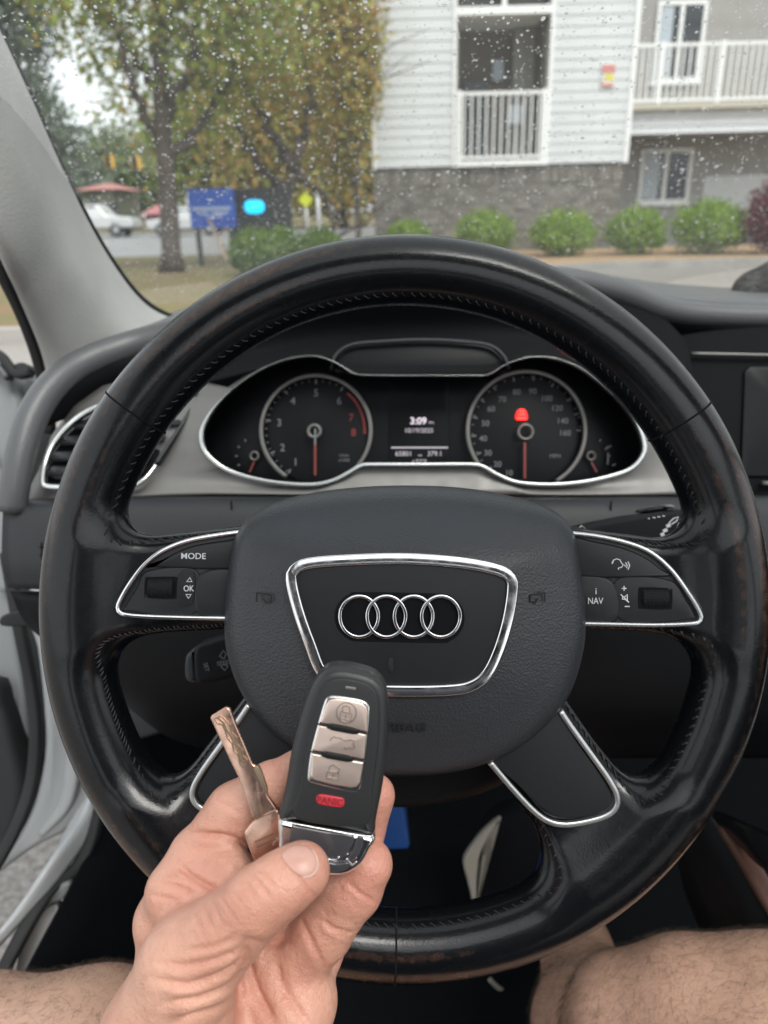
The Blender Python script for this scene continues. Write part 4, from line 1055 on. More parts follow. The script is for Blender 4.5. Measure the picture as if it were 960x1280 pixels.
for cx, tx in ((318, 312), (739, 746)):
    sg_ = sweep('small_gauge', [(x, y, .659) for x, y in arc(cx, 570, 5, 0, 345, 16)], circ(.0012, 6), m_silver, clus, closed=True, n=20)
    stroke('needle', [[(cx, 577), (tx, 590)]], .6595, 2.2, m_needle, sg_)
    stroke('tick_marks', [arc(cx, 570, 24, a, a, 1) + arc(cx, 570, 21, a, a, 1) for a in ((120, 150, 180, 210) if cx < 500 else (60, 30, 0, -25))], .6595, 1.6, m_dimwhite, sg_)
stroke('fuel_symbol', [[(756, 562), (764, 557)], [(760, 566), (760, 578)], [(765, 582), (770, 580)]], .6595, 1.8, m_dimwhite, clus)
disp = plate('trip_display', [(486, 474), (561, 474), (561, 579), (486, 579)], .6635, .003, pm('display_black', (0.004, 0.005, 0.007), 0.35, spec=0.15), clus, bevel=.0004, n=60, closed_curve=False)
m_lit = pm('display_text', (0.3, 0.3, 0.3), 0.4, emit=(0.86, 0.74, 0.85), estr=0.42)
m_litdim = pm('display_text_dim', (0.25, 0.25, 0.25), 0.4, emit=(0.80, 0.70, 0.82), estr=0.20)
DT = .6627
text('clock_time', '3:09', 523, 526, DT, 8.5, m_lit, disp, bold=.02); text('clock_suffix', 'PM', 539, 528.5, DT, 3.6, m_litdim, disp)
text('date', '10/19/2025', 524, 538, DT, 5.6, m_litdim, disp, bold=.005)
stroke('divider', [[(489, 559.5), (560, 559.5)]], DT, 1.8, m_litdim, disp)
text('odometer', '65801', 504, 567, DT, 6, m_litdim, disp, bold=.005); text('unit', 'mi', 525, 569, DT, 3.5, m_litdim, disp); text('trip_meter', '379.1', 543, 567, DT, 6, m_litdim, disp, bold=.005)
text('temperature', '+77°F', 524, 577, DT, 5.5, m_litdim, disp)

# ---- stalks
st = thing('wiper_stalk', P(760, 660, .5), 'black wiper stalk with white wash and wipe symbols behind the right spoke', 'stalk')
plate('lever', [(700, 668), (735, 656), (790, 645), (850, 637), (874, 638), (886, 650), (884, 664), (874, 678), (840, 692), (700, 690)], .50, .022, m_plastic, st, bevel=.004, n=80)
plate('end_cap', [(858, 640), (874, 638), (886, 650), (884, 664), (878, 668), (880, 654), (870, 646)], .4975, .004, m_silver, st, bevel=.001, n=40)
plate('rotary_ring', [(806, 640), (815, 634), (832, 633), (836, 637), (822, 641)], .505, .02, m_gloss, st, bevel=.002, n=30)
plate('button', [(831, 634), (834, 631), (842, 631), (844, 636)], .503, .012, m_silver, st, bevel=.001, n=20)
zs = .4995
stroke('wiper_symbols', [[(810, 648), (812, 648)], [(816, 647), (819, 647)], [(822, 646), (825, 646)], [(828, 645), (831, 645)],
    [(836, 654), (842, 648), (848, 646), (846, 651), (840, 655), (836, 654)],
    [(851, 650), (853, 645), (860, 645), (860, 652), (851, 652), (851, 650)], [(847, 659), (849, 654), (856, 655), (855, 661), (847, 661), (847, 659)], [(842, 666), (846, 662), (850, 664), (846, 669), (842, 666)],
    [(722, 662), (727, 657), (732, 661), (722, 662)]], zs, 1.4, m_white, st)
stroke('wiper_bars', [[(833, 658), (838, 656)], [(829, 664), (834, 662)], [(826, 669), (830, 667)]], zs, 4.0, m_white, st)
st = thing('cruise_stalk', P(270, 830, .47), 'black cruise control stalk lettered SET and SPEED below the left spoke', 'stalk')
plate('lever', [(243, 812), (262, 802), (290, 794), (330, 784), (330, 838), (290, 848), (256, 855), (244, 850)], .455, .02, m_plastic, st, bevel=.003, n=60)
plate('end_button', [(231, 824), (236, 816), (245, 812), (247, 850), (240, 854), (231, 848)], .458, .016, m_lower, st, bevel=.003, n=40)
text('lettering', 'SET', 258, 834, .4545, 5, m_dimwhite, st, rot=-75, bold=.01)
text('lettering', 'SPEED', 281, 828, .4545, 5.2, m_dimwhite, st, rot=10, bold=.01)
stroke('arrow_up', [[(274, 821), (279, 813), (284, 819), (281, 819.5), (281, 823), (277, 823), (277, 820.5), (274, 821)]], .4545, 1.4, m_dimwhite, st)
stroke('arrow_down', [[(276, 832), (279, 831), (283, 831), (285, 833), (281, 838), (276, 833)]], .4545, 1.4, m_dimwhite, st)

# ================================================================== STEERING WHEEL
wheel = thing('steering_wheel', P(506, 760, .39), 'worn black leather steering wheel with four spokes, chrome badge frame and four interlocking rings', 'steering wheel')
col_ = plate('column_cover', [(350, 720), (420, 690), (600, 690), (660, 720), (690, 820), (660, 960), (560, 1010), (440, 1010), (350, 960), (310, 820)], .43, .19, m_plastic, wheel, bevel=.01, n=60)
Cw = cl(506, 760, .375)
RM, RT, SY = .1660, .0168, 1.025
hW = .0012
X, ax = grid(Cw + np.array([-.194, -.199, -.030]), Cw + np.array([.194, .199, .026]), hW)
x, y, z = X[0] - np.float32(Cw[0]), (X[1] - np.float32(Cw[1])) / np.float32(SY), X[2] - np.float32(Cw[2])
rho = np.sqrt(x * x + y * y)
ang = np.arctan2(y, x)
grip = RT * (1 + .02 * np.exp(-((np.abs(ang - math.pi / 2) - 1.05) / .14) ** 2))
ring2 = np.abs(rho - RM) - grip
torus = np.sqrt((rho - RM) ** 2 + z * z) - grip
spokes_px = [[(104, 672), (170, 672), (320, 655), (320, 790), (200, 794), (112, 806)], [(700, 656), (830, 674), (908, 676), (900, 806), (815, 793), (700, 790)],
             [(690, 850), (714, 880), (748, 930), (800, 996), (838, 1000), (728, 1104), (700, 1106), (672, 1038), (615, 966), (600, 930)],
             [(322, 850), (298, 880), (264, 925), (212, 996), (174, 1000), (284, 1104), (312, 1106), (340, 1038), (397, 966), (412, 930)]]
f2 = None
for sp in spokes_px:
    q = np.array([cl(a, c, .368)[:2] for a, c in sp])
    d = poly2(X[0][:, :, 0], X[1][:, :, 0], q)[:, :, None]
    f2 = d if f2 is None else np.minimum(f2, d)
core = np.sqrt(x * x + (y + .012) ** 2) - .055
f2 = smin(f2, core, .01)
rr, hh_ = .008, .0105
dish = np.clip((rho - .06) / .09, 0, 1)
zc_ = -.0125 + .0105 * dish
qx, qz = f2 + rr, np.abs(z - zc_) - (hh_ - rr)
sp3 = np.minimum(np.maximum(qx, qz), 0) + np.sqrt(np.maximum(qx, 0) ** 2 + np.maximum(qz, 0) ** 2) - rr
f3 = smin(torus, sp3.astype(np.float32), .022).astype(np.float32)
V, Q = surface(f3, ax, hW)
m_leather = bpy.data.materials.new('worn_leather'); m_leather.use_nodes = True
N, K = nt(m_leather); b_ = N['Principled BSDF']
at_ = N.new('ShaderNodeAttribute'); at_.attribute_name = 'wear'
tc = N.new('ShaderNodeTexCoord')
nz = N.new('ShaderNodeTexNoise'); nz.inputs['Scale'].default_value = 260; nz.inputs['Detail'].default_value = 6
vz = N.new('ShaderNodeTexVoronoi'); vz.feature = 'SMOOTH_F1'; vz.inputs['Scale'].default_value = 1100
K.new(tc.outputs['Object'], nz.inputs[0]); K.new(tc.outputs['Object'], vz.inputs[0])
ml = N.new('ShaderNodeMath'); ml.operation = 'MULTIPLY_ADD'; ml.inputs[1].default_value = 1.3; 
mm = N.new('ShaderNodeMath'); mm.operation = 'MULTIPLY'
K.new(at_.outputs['Fac'], mm.inputs[0]); K.new(nz.outputs['Fac'], mm.inputs[1])
mr = N.new('ShaderNodeMapRange'); mr.inputs[1].default_value = 0.22; mr.inputs[2].default_value = 0.62
K.new(mm.outputs[0], mr.inputs[0])
mx = N.new('ShaderNodeMix'); mx.data_type = 'RGBA'; mx.inputs[6].default_value = (0.0035, 0.0042, 0.0055, 1); mx.inputs[7].default_value = (0.050, 0.027, 0.018, 1)
K.new(mr.outputs[0], mx.inputs[0]); K.new(mx.outputs[2], b_.inputs['Base Color'])
r2 = N.new('ShaderNodeMapRange'); r2.inputs[3].default_value = 0.17; r2.inputs[4].default_value = 0.33
K.new(nz.outputs['Fac'], r2.inputs[0]); K.new(r2.outputs[0], b_.inputs['Roughness'])
b_.inputs['Specular IOR Level'].default_value = 0.3; b_.inputs['Coat Weight'].default_value = 0.2; b_.inputs['Coat Roughness'].default_value = 0.13
bp = N.new('ShaderNodeBump'); bp.inputs['Strength'].default_value = 0.12; bp.inputs['Distance'].default_value = 0.0004
K.new(vz.outputs['Distance'], bp.inputs['Height'])
bp2 = N.new('ShaderNodeBump'); bp2.inputs['Strength'].default_value = 0.25; bp2.inputs['Distance'].default_value = 0.001
nz2 = N.new('ShaderNodeTexNoise'); nz2.inputs['Scale'].default_value = 55; nz2.inputs['Detail'].default_value = 3; K.new(tc.outputs['Object'], nz2.inputs[0])
K.new(nz2.outputs['Fac'], bp2.inputs['Height']); K.new(bp.outputs[0], bp2.inputs['Normal']); K.new(bp2.outputs[0], b_.inputs['Normal'])
rim = quad_mesh('rim', tw(V), Q, m_leather, wheel)
vx, vy, vz_ = V[:, 0] - Cw[0], (V[:, 1] - Cw[1]) / SY, V[:, 2] - Cw[2]
vr, va = np.hypot(vx, vy), np.arctan2(vy, vx); sec = np.arctan2(vz_, vr - RM)
band = np.exp(-((sec - 1.05) / .22) ** 2) + .7 * np.exp(-((sec - 1.75) / .16) ** 2)
wear = band * (.75 + .35 * np.sin(va * 3 + 1) + .25 * np.sin(va * 7)) * (np.abs(vr - RM) < .02)
add_attr(rim, 'wear', np.clip(wear, 0, 1.2))
# seams across the rim
def rim_seam(px, py):
    c = cl(px, py, .375) - Cw; a = math.atan2(c[1] / SY, c[0])
    ctr = Cw + np.array([RM * math.cos(a), SY * RM * math.sin(a), 0]); er = np.array([math.cos(a), SY * math.sin(a), 0]); er /= np.linalg.norm(er)
    loop = np.array([ctr + (RT + .00015) * 1.0 * (er * math.cos(t) + np.array([0, 0, 1]) * math.sin(t)) for t in np.linspace(0, 2 * math.pi, 49)[:-1]])
    # follow the true surface
    g = gradf(f3, ax, hW, loop)
    for _ in range(3): loop = loop - trilin(f3, ax, hW, loop)[:, None] * gradf(f3, ax, hW, loop)
    sweep('seam', loop, circ(.00055, 6), m_hood, wheel, closed=True, n=60, pix=False, curve=False, ref=tuple(np.cross(er, [0, 0, 1.0]) * 1.0 + np.array([0, 0, .01])))
for q in ((165, 512), (866, 515), (494, 1190)): rim_seam(*q)
# stitches along the inner edges
g2 = smin(ring2[:, :, 0] if ring2.ndim == 3 else ring2, f2[:, :, 0], .012).astype(np.float32)
def samp2(q):
    i = np.clip((q - np.array([ax[0][0], ax[1][0]])) / hW, 0, np.array(g2.shape) - 2.01); i0 = i.astype(int); w = i - i0
    return (g2[i0[0], i0[1]] * (1 - w[0]) * (1 - w[1]) + g2[i0[0] + 1, i0[1]] * w[0] * (1 - w[1]) + g2[i0[0], i0[1] + 1] * (1 - w[0]) * w[1] + g2[i0[0] + 1, i0[1] + 1] * w[0] * w[1])
def grad2(q):
    e = hW; v = np.array([samp2(q + [e, 0]) - samp2(q - [e, 0]), samp2(q + [0, e]) - samp2(q - [0, e])]); return v / (np.linalg.norm(v) + 1e-9)
SV, SF = [], []
def stitch_run(seed_px, steps, sgn, level=-.0028, step=.0046):
    q = cl(*seed_px, .37)[:2]
    for _ in range(20): q = q - (samp2(q) - level) * grad2(q)
    for k in range(steps):
        g = grad2(q); t = np.array([-g[1], g[0]]) * sgn
        zz = np.linspace(.024, -.008, 26); col3 = np.column_stack([np.full(26, q[0]), np.full(26, q[1]), Cw[2] + zz])
        fv = trilin(f3, ax, hW, col3); hit = np.argmax(fv < 0)
        if fv[hit] < 0:
            c = col3[hit].copy(); nrm = gradf(f3, ax, hW, c[None])[0]
            for _ in range(3): c = c - trilin(f3, ax, hW, c[None])[0] * nrm
            along = np.array([t[0], t[1], 0]); along -= nrm * (along @ nrm); along /= np.linalg.norm(along)
            across = np.cross(nrm, along)
            jit = 1 + .15 * math.sin(k * 12.9)
            a_ = along * .0013 * jit - across * .0013; pts = [c - a_ - nrm * .0003, c - a_ * .5 + nrm * .00045, c + a_ * .5 + nrm * .00045, c + a_ - nrm * .0003]
            o_ = len(SV); side = np.cross(a_ / np.linalg.norm(a_), nrm)
            for p_ in pts:
                for u_, v_ in ((1, 0), (0, 1), (-1, 0), (0, -1)):
                    SV.append(p_ + side * u_ * .00042 + nrm * v_ * .00035)
            SF.extend(quads(4, 4, False, True, o_)); SF.extend([(o_ + 3, o_ + 2, o_ + 1, o_), (o_ + 12, o_ + 13, o_ + 14, o_ + 15)])
        q = q + t * step
        for _ in range(3): q = q - (samp2(q) - level) * grad2(q)
stitch_run((505, 376), 100, 1); stitch_run((505, 376), 100, -1)
stitch_run((135, 850), 46, 1); stitch_run((135, 850), 20, -1); stitch_run((878, 850), 46, 1); stitch_run((878, 850), 46, -1)
stitch_run((506, 1148), 60, 1); stitch_run((506, 1148), 60, -1)
m_thread = pm('black_thread', (0.010, 0.0105, 0.012), 0.55)
so = lmesh('stitching', SV, SF, m_thread, wheel, False); so['kind'] = 'stuff'

# ---- hub: soft pad, badge frame, rings
m_pad = pm('pad_plastic', (0.031, 0.0335, 0.039), 0.42, var=0.06, vscale=20, bump=0.5, bscale=1000, btype='voronoi', dist=0.0005, spec=0.5)
hub = [(287, 700), (296, 664), (318, 640), (360, 622), (430, 610), (510, 606), (590, 610), (660, 624), (700, 640), (720, 664), (727, 705), (734, 770), (731, 820), (712, 878), (676, 922), (628, 955), (566, 974), (505, 979), (444, 975), (390, 957), (338, 920), (303, 876), (283, 822), (280, 772)]
hub = [(508 + (a - 508) * 1.03, 790 + (q - 790) * 1.012) for a, q in hub]
pad = plate('horn_pad', hub, .3545, .032, m_pad, wheel, bevel=.014, n=140, dome=.0095, center=(505, 790), rings=16, power=2.2)
hv = np.array([v.co for v in pad.data.vertices]) + np.array(WO[pad.name]); hl = (hv - MT) @ MR      # the pad's upper third leans away
yt, y0 = cl(500, 606, .36)[1], cl(500, 706, .35)[1]
hl[:, 2] -= .017 * np.clip((hl[:, 1] - y0) / (yt - y0), 0, 1.1) ** 1.7
pad.data.vertices.foreach_set('co', (tw(hl) - np.array(WO[pad.name])).astype(np.float32).ravel()); pad.data.update()
frame_px = [(361, 722), (367, 708), (384, 701), (430, 697), (505, 695), (575, 700), (622, 709), (640, 719), (643, 736), (637, 775), (625, 815), (610, 845), (590, 860), (560, 865), (505, 866), (445, 864), (418, 857), (398, 838), (385, 805), (370, 762)]
ctr_ = np.mean(np.array(frame_px), 0)
fin = [(ctr_[0] + (a - ctr_[0]) * .955, ctr_[1] + (c - ctr_[1]) * .925) for a, c in frame_px]
sweep('badge_frame', [(a, c, .3448) for a, c in [(ctr_[0] + (a - ctr_[0]) * .977, ctr_[1] + (c - ctr_[1]) * .963) for a, c in frame_px]], rrect(.0026, .0022, .0008, 4), m_chrome, wheel, closed=True, n=120)
m_inset = pm('inset_black', (0.013, 0.014, 0.016), 0.5, bump=0.1, bscale=500, dist=0.0005, spec=0.3)
ins_ = plate('badge_plate', fin, .3445, .012, m_inset, wheel, bevel=.0006, n=100)
halo = [(449 + 31 * math.cos(R_(a)), 771 + 31 * math.sin(R_(a))) for a in range(90, 271, 20)] + [(550 + 31 * math.cos(R_(a)), 773 + 31 * math.sin(R_(a))) for a in range(-90, 91, 20)]
plate('emblem_recess', halo, .3441, .001, m_hood, wheel, bevel=.0004, n=70)
for i, cx in enumerate((449, 483, 517, 551)):
    sweep('emblem_ring', [(cx + 24 * math.cos(R_(a)), 770.5 + 25.5 * math.sin(R_(a)), .3425 - .0001 * (i % 2)) for a in range(0, 360, 15)], rrect(.00082, .0010, .0004, 3), m_chrome, wheel, closed=True, n=64)
m_scuff = pm('scuff', (0.006, 0.006, 0.007), 0.6)
plate('scuff_mark', [(486, 824), (491, 822), (492, 836), (488, 840), (485, 832)], .3438, .0006, m_scuff, ins_, bevel=.0002, n=20)
text('lettering', 'AIRBAG', 500, 909, .3484, 9, m_inset, pad, bold=.01, depth=.0004, squash=1.5)
for s_, cx in ((1, 331), (-1, 671)):
    stroke('horn_symbol', [[(cx - 10 * s_, 741), (cx + 8 * s_, 744), (cx + 8 * s_, 752), (cx + 2 * s_, 754), (cx - 2 * s_, 748)], [(cx - 10 * s_, 741), (cx - 10 * s_, 752)]], .3502, 1.6, m_inset, pad, .0004)

# ---- switch panels on the horizontal spokes
def button(nm, pts, d, mat, par, n=50, bev=.0012): return plate(nm, pts, d, .006, mat, par, bevel=bev, n=n)
SGN, CXB = 1, 155.0
def DBF(off): return lambda x, y: .3640 + .0088 * min(1.1, max(0, (x - CXB) * SGN / 150)) + off
class _D:
    def __sub__(s, o): return DBF(-o)
    def __call__(s, x, y): return DBF(0)(x, y)
DB = _D()
m_btn = pm('button_black', (0.016, 0.017, 0.020), 0.42, bump=0.1, bscale=900, dist=0.0004, spec=0.35)
outL = [(314, 664), (285, 667), (238, 675), (206, 687), (184, 703), (166, 725), (152, 748), (148, 760), (154, 767), (180, 770), (240, 772), (306, 773)]
outR = [(710, 666), (745, 670), (782, 678), (812, 690), (838, 712), (860, 742), (873, 764), (875, 774), (866, 779), (820, 781), (760, 780), (714, 779)]
for side, out in (('l', outL), ('r', outR)):
    SGN, CXB = (1, 155.0) if side == 'l' else (-1, 865.0)
    sweep('spoke_trim', [(a, c, (DB - .0012)(a, c)) for a, c in out], rrect(.00105, .0018, .0007, 3), m_chrome if side == 'l' else m_bezel, wheel, n=80)
    pn = plate('switch_panel', out, DB, .010, m_btn, wheel, bevel=.001, n=80)
    if side == 'l':
        u = button('mode_button', [(312, 672), (285, 675), (242, 682), (214, 693), (196, 704), (188, 709), (310, 709)], DB - .0012, m_btn, pn)
        text('lettering', 'MODE', 242, 695, DB - .0016, 7.5, m_white, pn, rot=-1, bold=.004)
        button('switch_block', [(184, 713), (246, 713), (243, 768), (160, 765), (156, 758), (170, 735)], DB - .0008, m_btn, pn)
        button('switch_block', [(250, 716), (310, 716), (306, 770), (246, 768)], DB - .0010, m_btn, pn, bev=.002)
        wl_ = plate('roller_well', [(181, 723), (186, 721), (220, 721), (222, 726), (221, 745), (217, 749), (184, 748), (180, 744)], DB - .0009, .0005, m_hood, pn, bevel=.0002, n=40)
        plate('symbol_panel', [(224, 716), (243, 716), (240, 754), (222, 754)], DB - .0012, .001, m_inset, pn, bevel=.0003, n=30)
        text('lettering', 'OK', 236, 735.5, DB - .0016, 7.5, m_white, pn, rot=0, bold=.004, squash=.8)
        stroke('arrow_up', [[(233.5, 727), (237.5, 722), (240, 727), (233.5, 727)]], DB - .0016, 1.2, m_white, pn)
        stroke('arrow_down', [[(232.5, 743), (239, 743), (235.5, 748), (232.5, 743)]], DB - .0016, 1.2, m_white, pn)
        rx0, rx1, ry = 184, 218, 735
    else:
        u = button('voice_button', [(712, 674), (745, 677), (780, 685), (808, 697), (826, 711), (836, 721), (712, 718)], DB - .0012, m_btn, pn)
        stroke('voice_symbol', [[(766, 701), (765, 705)] , [(765, 705), (767, 700), (771, 698.5), (775, 700), (777, 704), (779, 706), (777, 709), (773, 710), (773, 712)], [(780, 706), (782, 708)], [(782, 703), (784, 707), (783, 710)], [(785, 702), (787, 707), (785, 712)]], DB - .0016, 1.1, m_white, pn)
        button('switch_block', [(712, 723), (766, 725), (772, 776), (714, 777)], DB - .0010, m_btn, pn, bev=.002)
        button('switch_block', [(771, 724), (838, 725), (860, 752), (869, 768), (864, 775), (777, 776)], DB - .0008, m_btn, pn)
        text('lettering', 'i', 745, 739, DB - .0016, 8, m_white, pn, bold=.004); text('lettering', 'NAV', 744.5, 751, DB - .0016, 8, m_white, pn, bold=.004, squash=.8)
        stroke('symbols', [[(777, 735.5), (783, 735.5)], [(780, 732.5), (780, 738.5)], [(781, 758), (787, 758)],
                           [(776, 743), (786, 753)], [(778, 746), (781, 746), (784, 743), (784, 752), (781, 749), (778, 749), (778, 746)]], DB - .0016, 1.2, m_white, pn)
        wl_ = plate('roller_well', [(798, 737), (803, 734), (838, 735), (841, 739), (840, 758), (836, 762), (802, 761), (798, 758)], DB - .0009, .0005, m_hood, pn, bevel=.0002, n=40)
        rx0, rx1, ry = 802, 837, 748
    # knurled roller
    nk, L0, L1 = 56, cl(rx0, ry, (DB - .0005)(rx0, ry)), cl(rx1, ry, (DB - .0005)(rx1, ry))
    V = []; cols_ = 19
    for i in range(cols_):
        c_ = L0 + (L1 - L0) * i / (cols_ - 1)
        for j in range(nk):
            th = 2 * math.pi * j / nk; r_ = .0046 + (.00022 if (j % 2 == 0 and 0 < i < cols_ - 1 and i % 2) else 0) - (.0012 if i in (0, cols_ - 1) else 0)
            V.append(c_ + np.array([0, r_ * math.cos(th), r_ * math.sin(th) * .55 - .0006]))
    lmesh('roller', V, quads(cols_, nk, False, True) + [tuple(range(nk)), tuple((cols_ - 1) * nk + j for j in range(nk))], m_plastic, pn, False)
# lower spoke inserts
tr_r = [(612, 952), (640, 985), (668, 1014), (688, 1027), (712, 1030), (750, 1022), (768, 1011), (771, 995), (760, 973), (735, 938), (712, 906), (700, 888)]
in_r = [(600, 930), (650, 984), (684, 1015), (712, 1023), (748, 1016), (764, 1006), (764, 993), (748, 965), (720, 925), (700, 890), (640, 880)]
mir = lambda q: [(1012 - a, c - 8) for a, c in q]
m_sat = pm('satin_trim', (0.62, 0.63, 0.62), 0.28, 0.9)
for t_px, i_px in ((tr_r, in_r), (mir(tr_r), mir(in_r))):
    sweep('spoke_trim', [(a, c, .3665) for a, c in t_px], rrect(.0014, .0016, .0008, 3), m_sat, wheel, n=80)
    plate('spoke_insert', i_px, .3665, .012, m_inset, wheel, bevel=.0008, n=80)

# ================================================================== WINDSCREEN AND RAIN
m_screen = bpy.data.materials.new('windscreen_glass'); m_screen.use_nodes = True
N, K = nt(m_screen)
for q in list(N):
    if q.type == 'BSDF_PRINCIPLED': N.remove(q)
tp = N.new('ShaderNodeBsdfTransparent'); tp.inputs[0].default_value = (0.87, 0.895, 0.88, 1)
gl = N.new('ShaderNodeBsdfGlossy'); gl.inputs['Roughness'].default_value = 0.02; gl.inputs[0].default_value = (1, 1, 1, 1)
lw = N.new('ShaderNodeLayerWeight'); pw = N.new('ShaderNodeMath'); pw.operation = 'POWER'; pw.inputs[1].default_value = 5.0
K.new(lw.outputs['Facing'], pw.inputs[0]); fr = N.new('ShaderNodeMath'); fr.operation = 'MULTIPLY_ADD'; fr.inputs[1].default_value = 0.92; fr.inputs[2].default_value = 0.06
lw.inputs['Blend'].default_value = 0.5; K.new(pw.outputs[0], fr.inputs[0])
mx = N.new('ShaderNodeMixShader'); K.new(fr.outputs[0], mx.inputs[0]); K.new(tp.outputs[0], mx.inputs[1]); K.new(gl.outputs[0], mx.inputs[2])
film = N.new('ShaderNodeBsdfTranslucent'); film.inputs[0].default_value = (0.9, 0.92, 0.92, 1)      # a thin wet film that scatters a little
nf = N.new('ShaderNodeTexNoise'); nf.inputs['Scale'].default_value = 7; nf.inputs['Detail'].default_value = 5
tg = N.new('ShaderNodeTexCoord'); K.new(tg.outputs['Object'], nf.inputs[0])
rf = N.new('ShaderNodeMapRange'); rf.inputs[1].default_value = .3; rf.inputs[2].default_value = .7; rf.inputs[3].default_value = .008; rf.inputs[4].default_value = .026
K.new(nf.outputs['Fac'], rf.inputs[0])
m2 = N.new('ShaderNodeMixShader'); K.new(rf.outputs[0], m2.inputs[0]); K.new(mx.outputs[0], m2.inputs[1]); K.new(film.outputs[0], m2.inputs[2])
K.new(m2.outputs[0], N['Material Output'].inputs[0])
GB, GT = (1.06, 1.025), (0.22, 1.418)                    # y, z of the lower and upper edge
gdir = np.array([0, GT[0] - GB[0], GT[1] - GB[1]]); glen = np.linalg.norm(gdir); gdir /= glen
gnor = np.cross(np.array([1.0, 0, 0]), gdir); gnor = gnor if gnor[2] > 0 else -gnor
def glass_pt(u, v):
    bow = -.05 * ((u - .37) / .75) ** 2
    return np.array([u, GB[0] + bow, GB[1]]) + gdir * v
us, vs = np.linspace(-.36, 1.12, 30), np.linspace(-.04, glen, 14)
V = [glass_pt(u, v) for u in us for v in vs]
scr = mesh('windscreen', V, quads(len(us), len(vs)), m_screen, None, True, base=glass_pt(.37, 0))
tag(scr, 'sloping windscreen glass covered with rain drops in front of the dashboard', 'windscreen')
m_drop = bpy.data.materials.new('rain_water'); m_drop.use_nodes = True
N, K = nt(m_drop); b_ = N['Principled BSDF']; b_.inputs['Transmission Weight'].default_value = 1.0; b_.inputs['IOR'].default_value = 1.33; b_.inputs['Roughness'].default_value = 0.12
td = N.new('ShaderNodeBsdfTranslucent'); td.inputs[0].default_value = (1, 1, 1, 1); m3 = N.new('ShaderNodeMixShader'); m3.inputs[0].default_value = 0.45
K.new(b_.outputs[0], m3.inputs[1]); K.new(td.outputs[0], m3.inputs[2]); K.new(m3.outputs[0], N['Material Output'].inputs[0])
r = np.random.default_rng(5)
bm = bmesh.new(); bmesh.ops.create_icosphere(bm, subdivisions=1, radius=1.0)
dv = np.array([v.co for v in bm.verts]); df_ = np.array([[v.index for v in f.verts] for f in bm.faces]); bm.free()
nd = 42000
u_, v_ = -.33 + 1.28 * r.random(nd), glen * r.random(nd) ** .85
rad = np.clip(.00050 * np.exp(.48 * r.normal(size=nd)), .0003, .0021)
DVs, DFs = [], []
for i in range(nd):
    p = glass_pt(u_[i], v_[i]) + gnor * rad[i] * .12
    el = 1 + .5 * r.random() ** 3; a_ = .5 * r.normal()
    e1 = np.array([1.0, 0, 0]) * math.cos(a_) + gdir * math.sin(a_); e2 = np.cross(gnor, e1)
    sh = dv.copy(); low = sh[:, 2] < 0; sh[low, 2] *= .12
    DVs.append(p + rad[i] * (sh[:, :1] * e1 + el * sh[:, 1:2] * e2 + .62 * sh[:, 2:] * gnor)); DFs.append(df_ + i * len(dv))
dr_ = quad_mesh('rain_drops', np.concatenate(DVs), np.concatenate(DFs), m_drop, None, base=glass_pt(.37, .3))
tag(dr_, 'rain drops scattered over the outside of the windscreen', 'rain', kind='stuff')

# ================================================================== THE KEY FOB AND KEY
m_fob = pm('fob_black', (0.020, 0.021, 0.022), 0.42, bump=0.15, bscale=1500, btype='voronoi', dist=0.0002)
m_bar = pm('fob_bar', (0.008, 0.008, 0.009), 0.5, spec=0.25)
m_fobface = pm('fob_face', (0.014, 0.015, 0.016), 0.5, bump=0.12, bscale=1500, btype='voronoi', dist=0.0002)
m_fobbtn = pm('fob_button', (0.86, 0.69, 0.60), 0.38, 0.9)  # warm tint stands for the hand and face mirrored in the silver
m_fobrim = pm('fob_button_rim', (0.78, 0.76, 0.73), 0.16, 1.0)
m_icon = pm('fob_icon', (0.30, 0.26, 0.24), 0.35, 0.7)
m_panic = pm('panic_red', (0.50, 0.030, 0.045), 0.4)
m_panicd = pm('panic_letter', (0.20, 0.012, 0.02), 0.5)
m_endchrome = pm('fob_end_chrome', (0.78, 0.78, 0.79), 0.08, 1.0)
m_endblack = pm('fob_end_glass', (0.05, 0.05, 0.055), 0.06, coat=1.0)
DF = .2620
fob = thing('key_fob', P(412, 980, .27), 'black car key fob with silver buttons and a red PANIC button', 'key fob')
plate('shell', [(348, 1026), (356, 985), (364, 938), (376, 893), (388, 860), (399, 844), (411, 836), (430, 835), (458, 841), (474, 850), (483, 865), (486, 893), (484, 938), (478, 985), (470, 1026), (466, 1046), (440, 1041), (400, 1034), (370, 1028)], DF, .0125, m_fob, fob, bevel=.0032, n=140, dome=.0003)
fi = [(369, 1022), (374, 985), (382, 940), (392, 893), (401, 864), (411, 851), (428, 848), (455, 853), (467, 861), (473, 876), (474, 900), (472, 938), (466, 985), (459, 1030), (420, 1033)]
plate('face_panel', fi, DF - .0006, .004, m_fobface, fob, bevel=.0006, n=120)
plate('indicator', [(432, 857.5), (445, 859.5), (444.5, 863), (431.5, 861)], DF - .0007, .001, m_icon, fob, bevel=.00015, n=24, closed_curve=False)
bo = [(405, 878), (409, 872), (417, 869.5), (438, 872), (455, 876), (461, 882), (462.5, 890), (461, 917), (457, 951), (452, 981), (449, 988), (441, 991), (415, 986), (391, 980), (385.5, 977), (384, 969), (388, 940), (397, 905)]
bm_ = plate('button_frame', bo, DF - .0010, .003, m_fobrim, fob, bevel=.0007, n=120)
def lerp2(p, q, t): return (p[0] + (q[0] - p[0]) * t, p[1] + (q[1] - p[1]) * t)
b1 = [(408, 881), (412, 875), (420, 873), (437, 875), (453, 879), (458, 884), (459.5, 891), (458.6, 915), (400, 903.5)]
b2 = [(399, 907), (458, 918.5), (455, 949), (390.5, 938)]
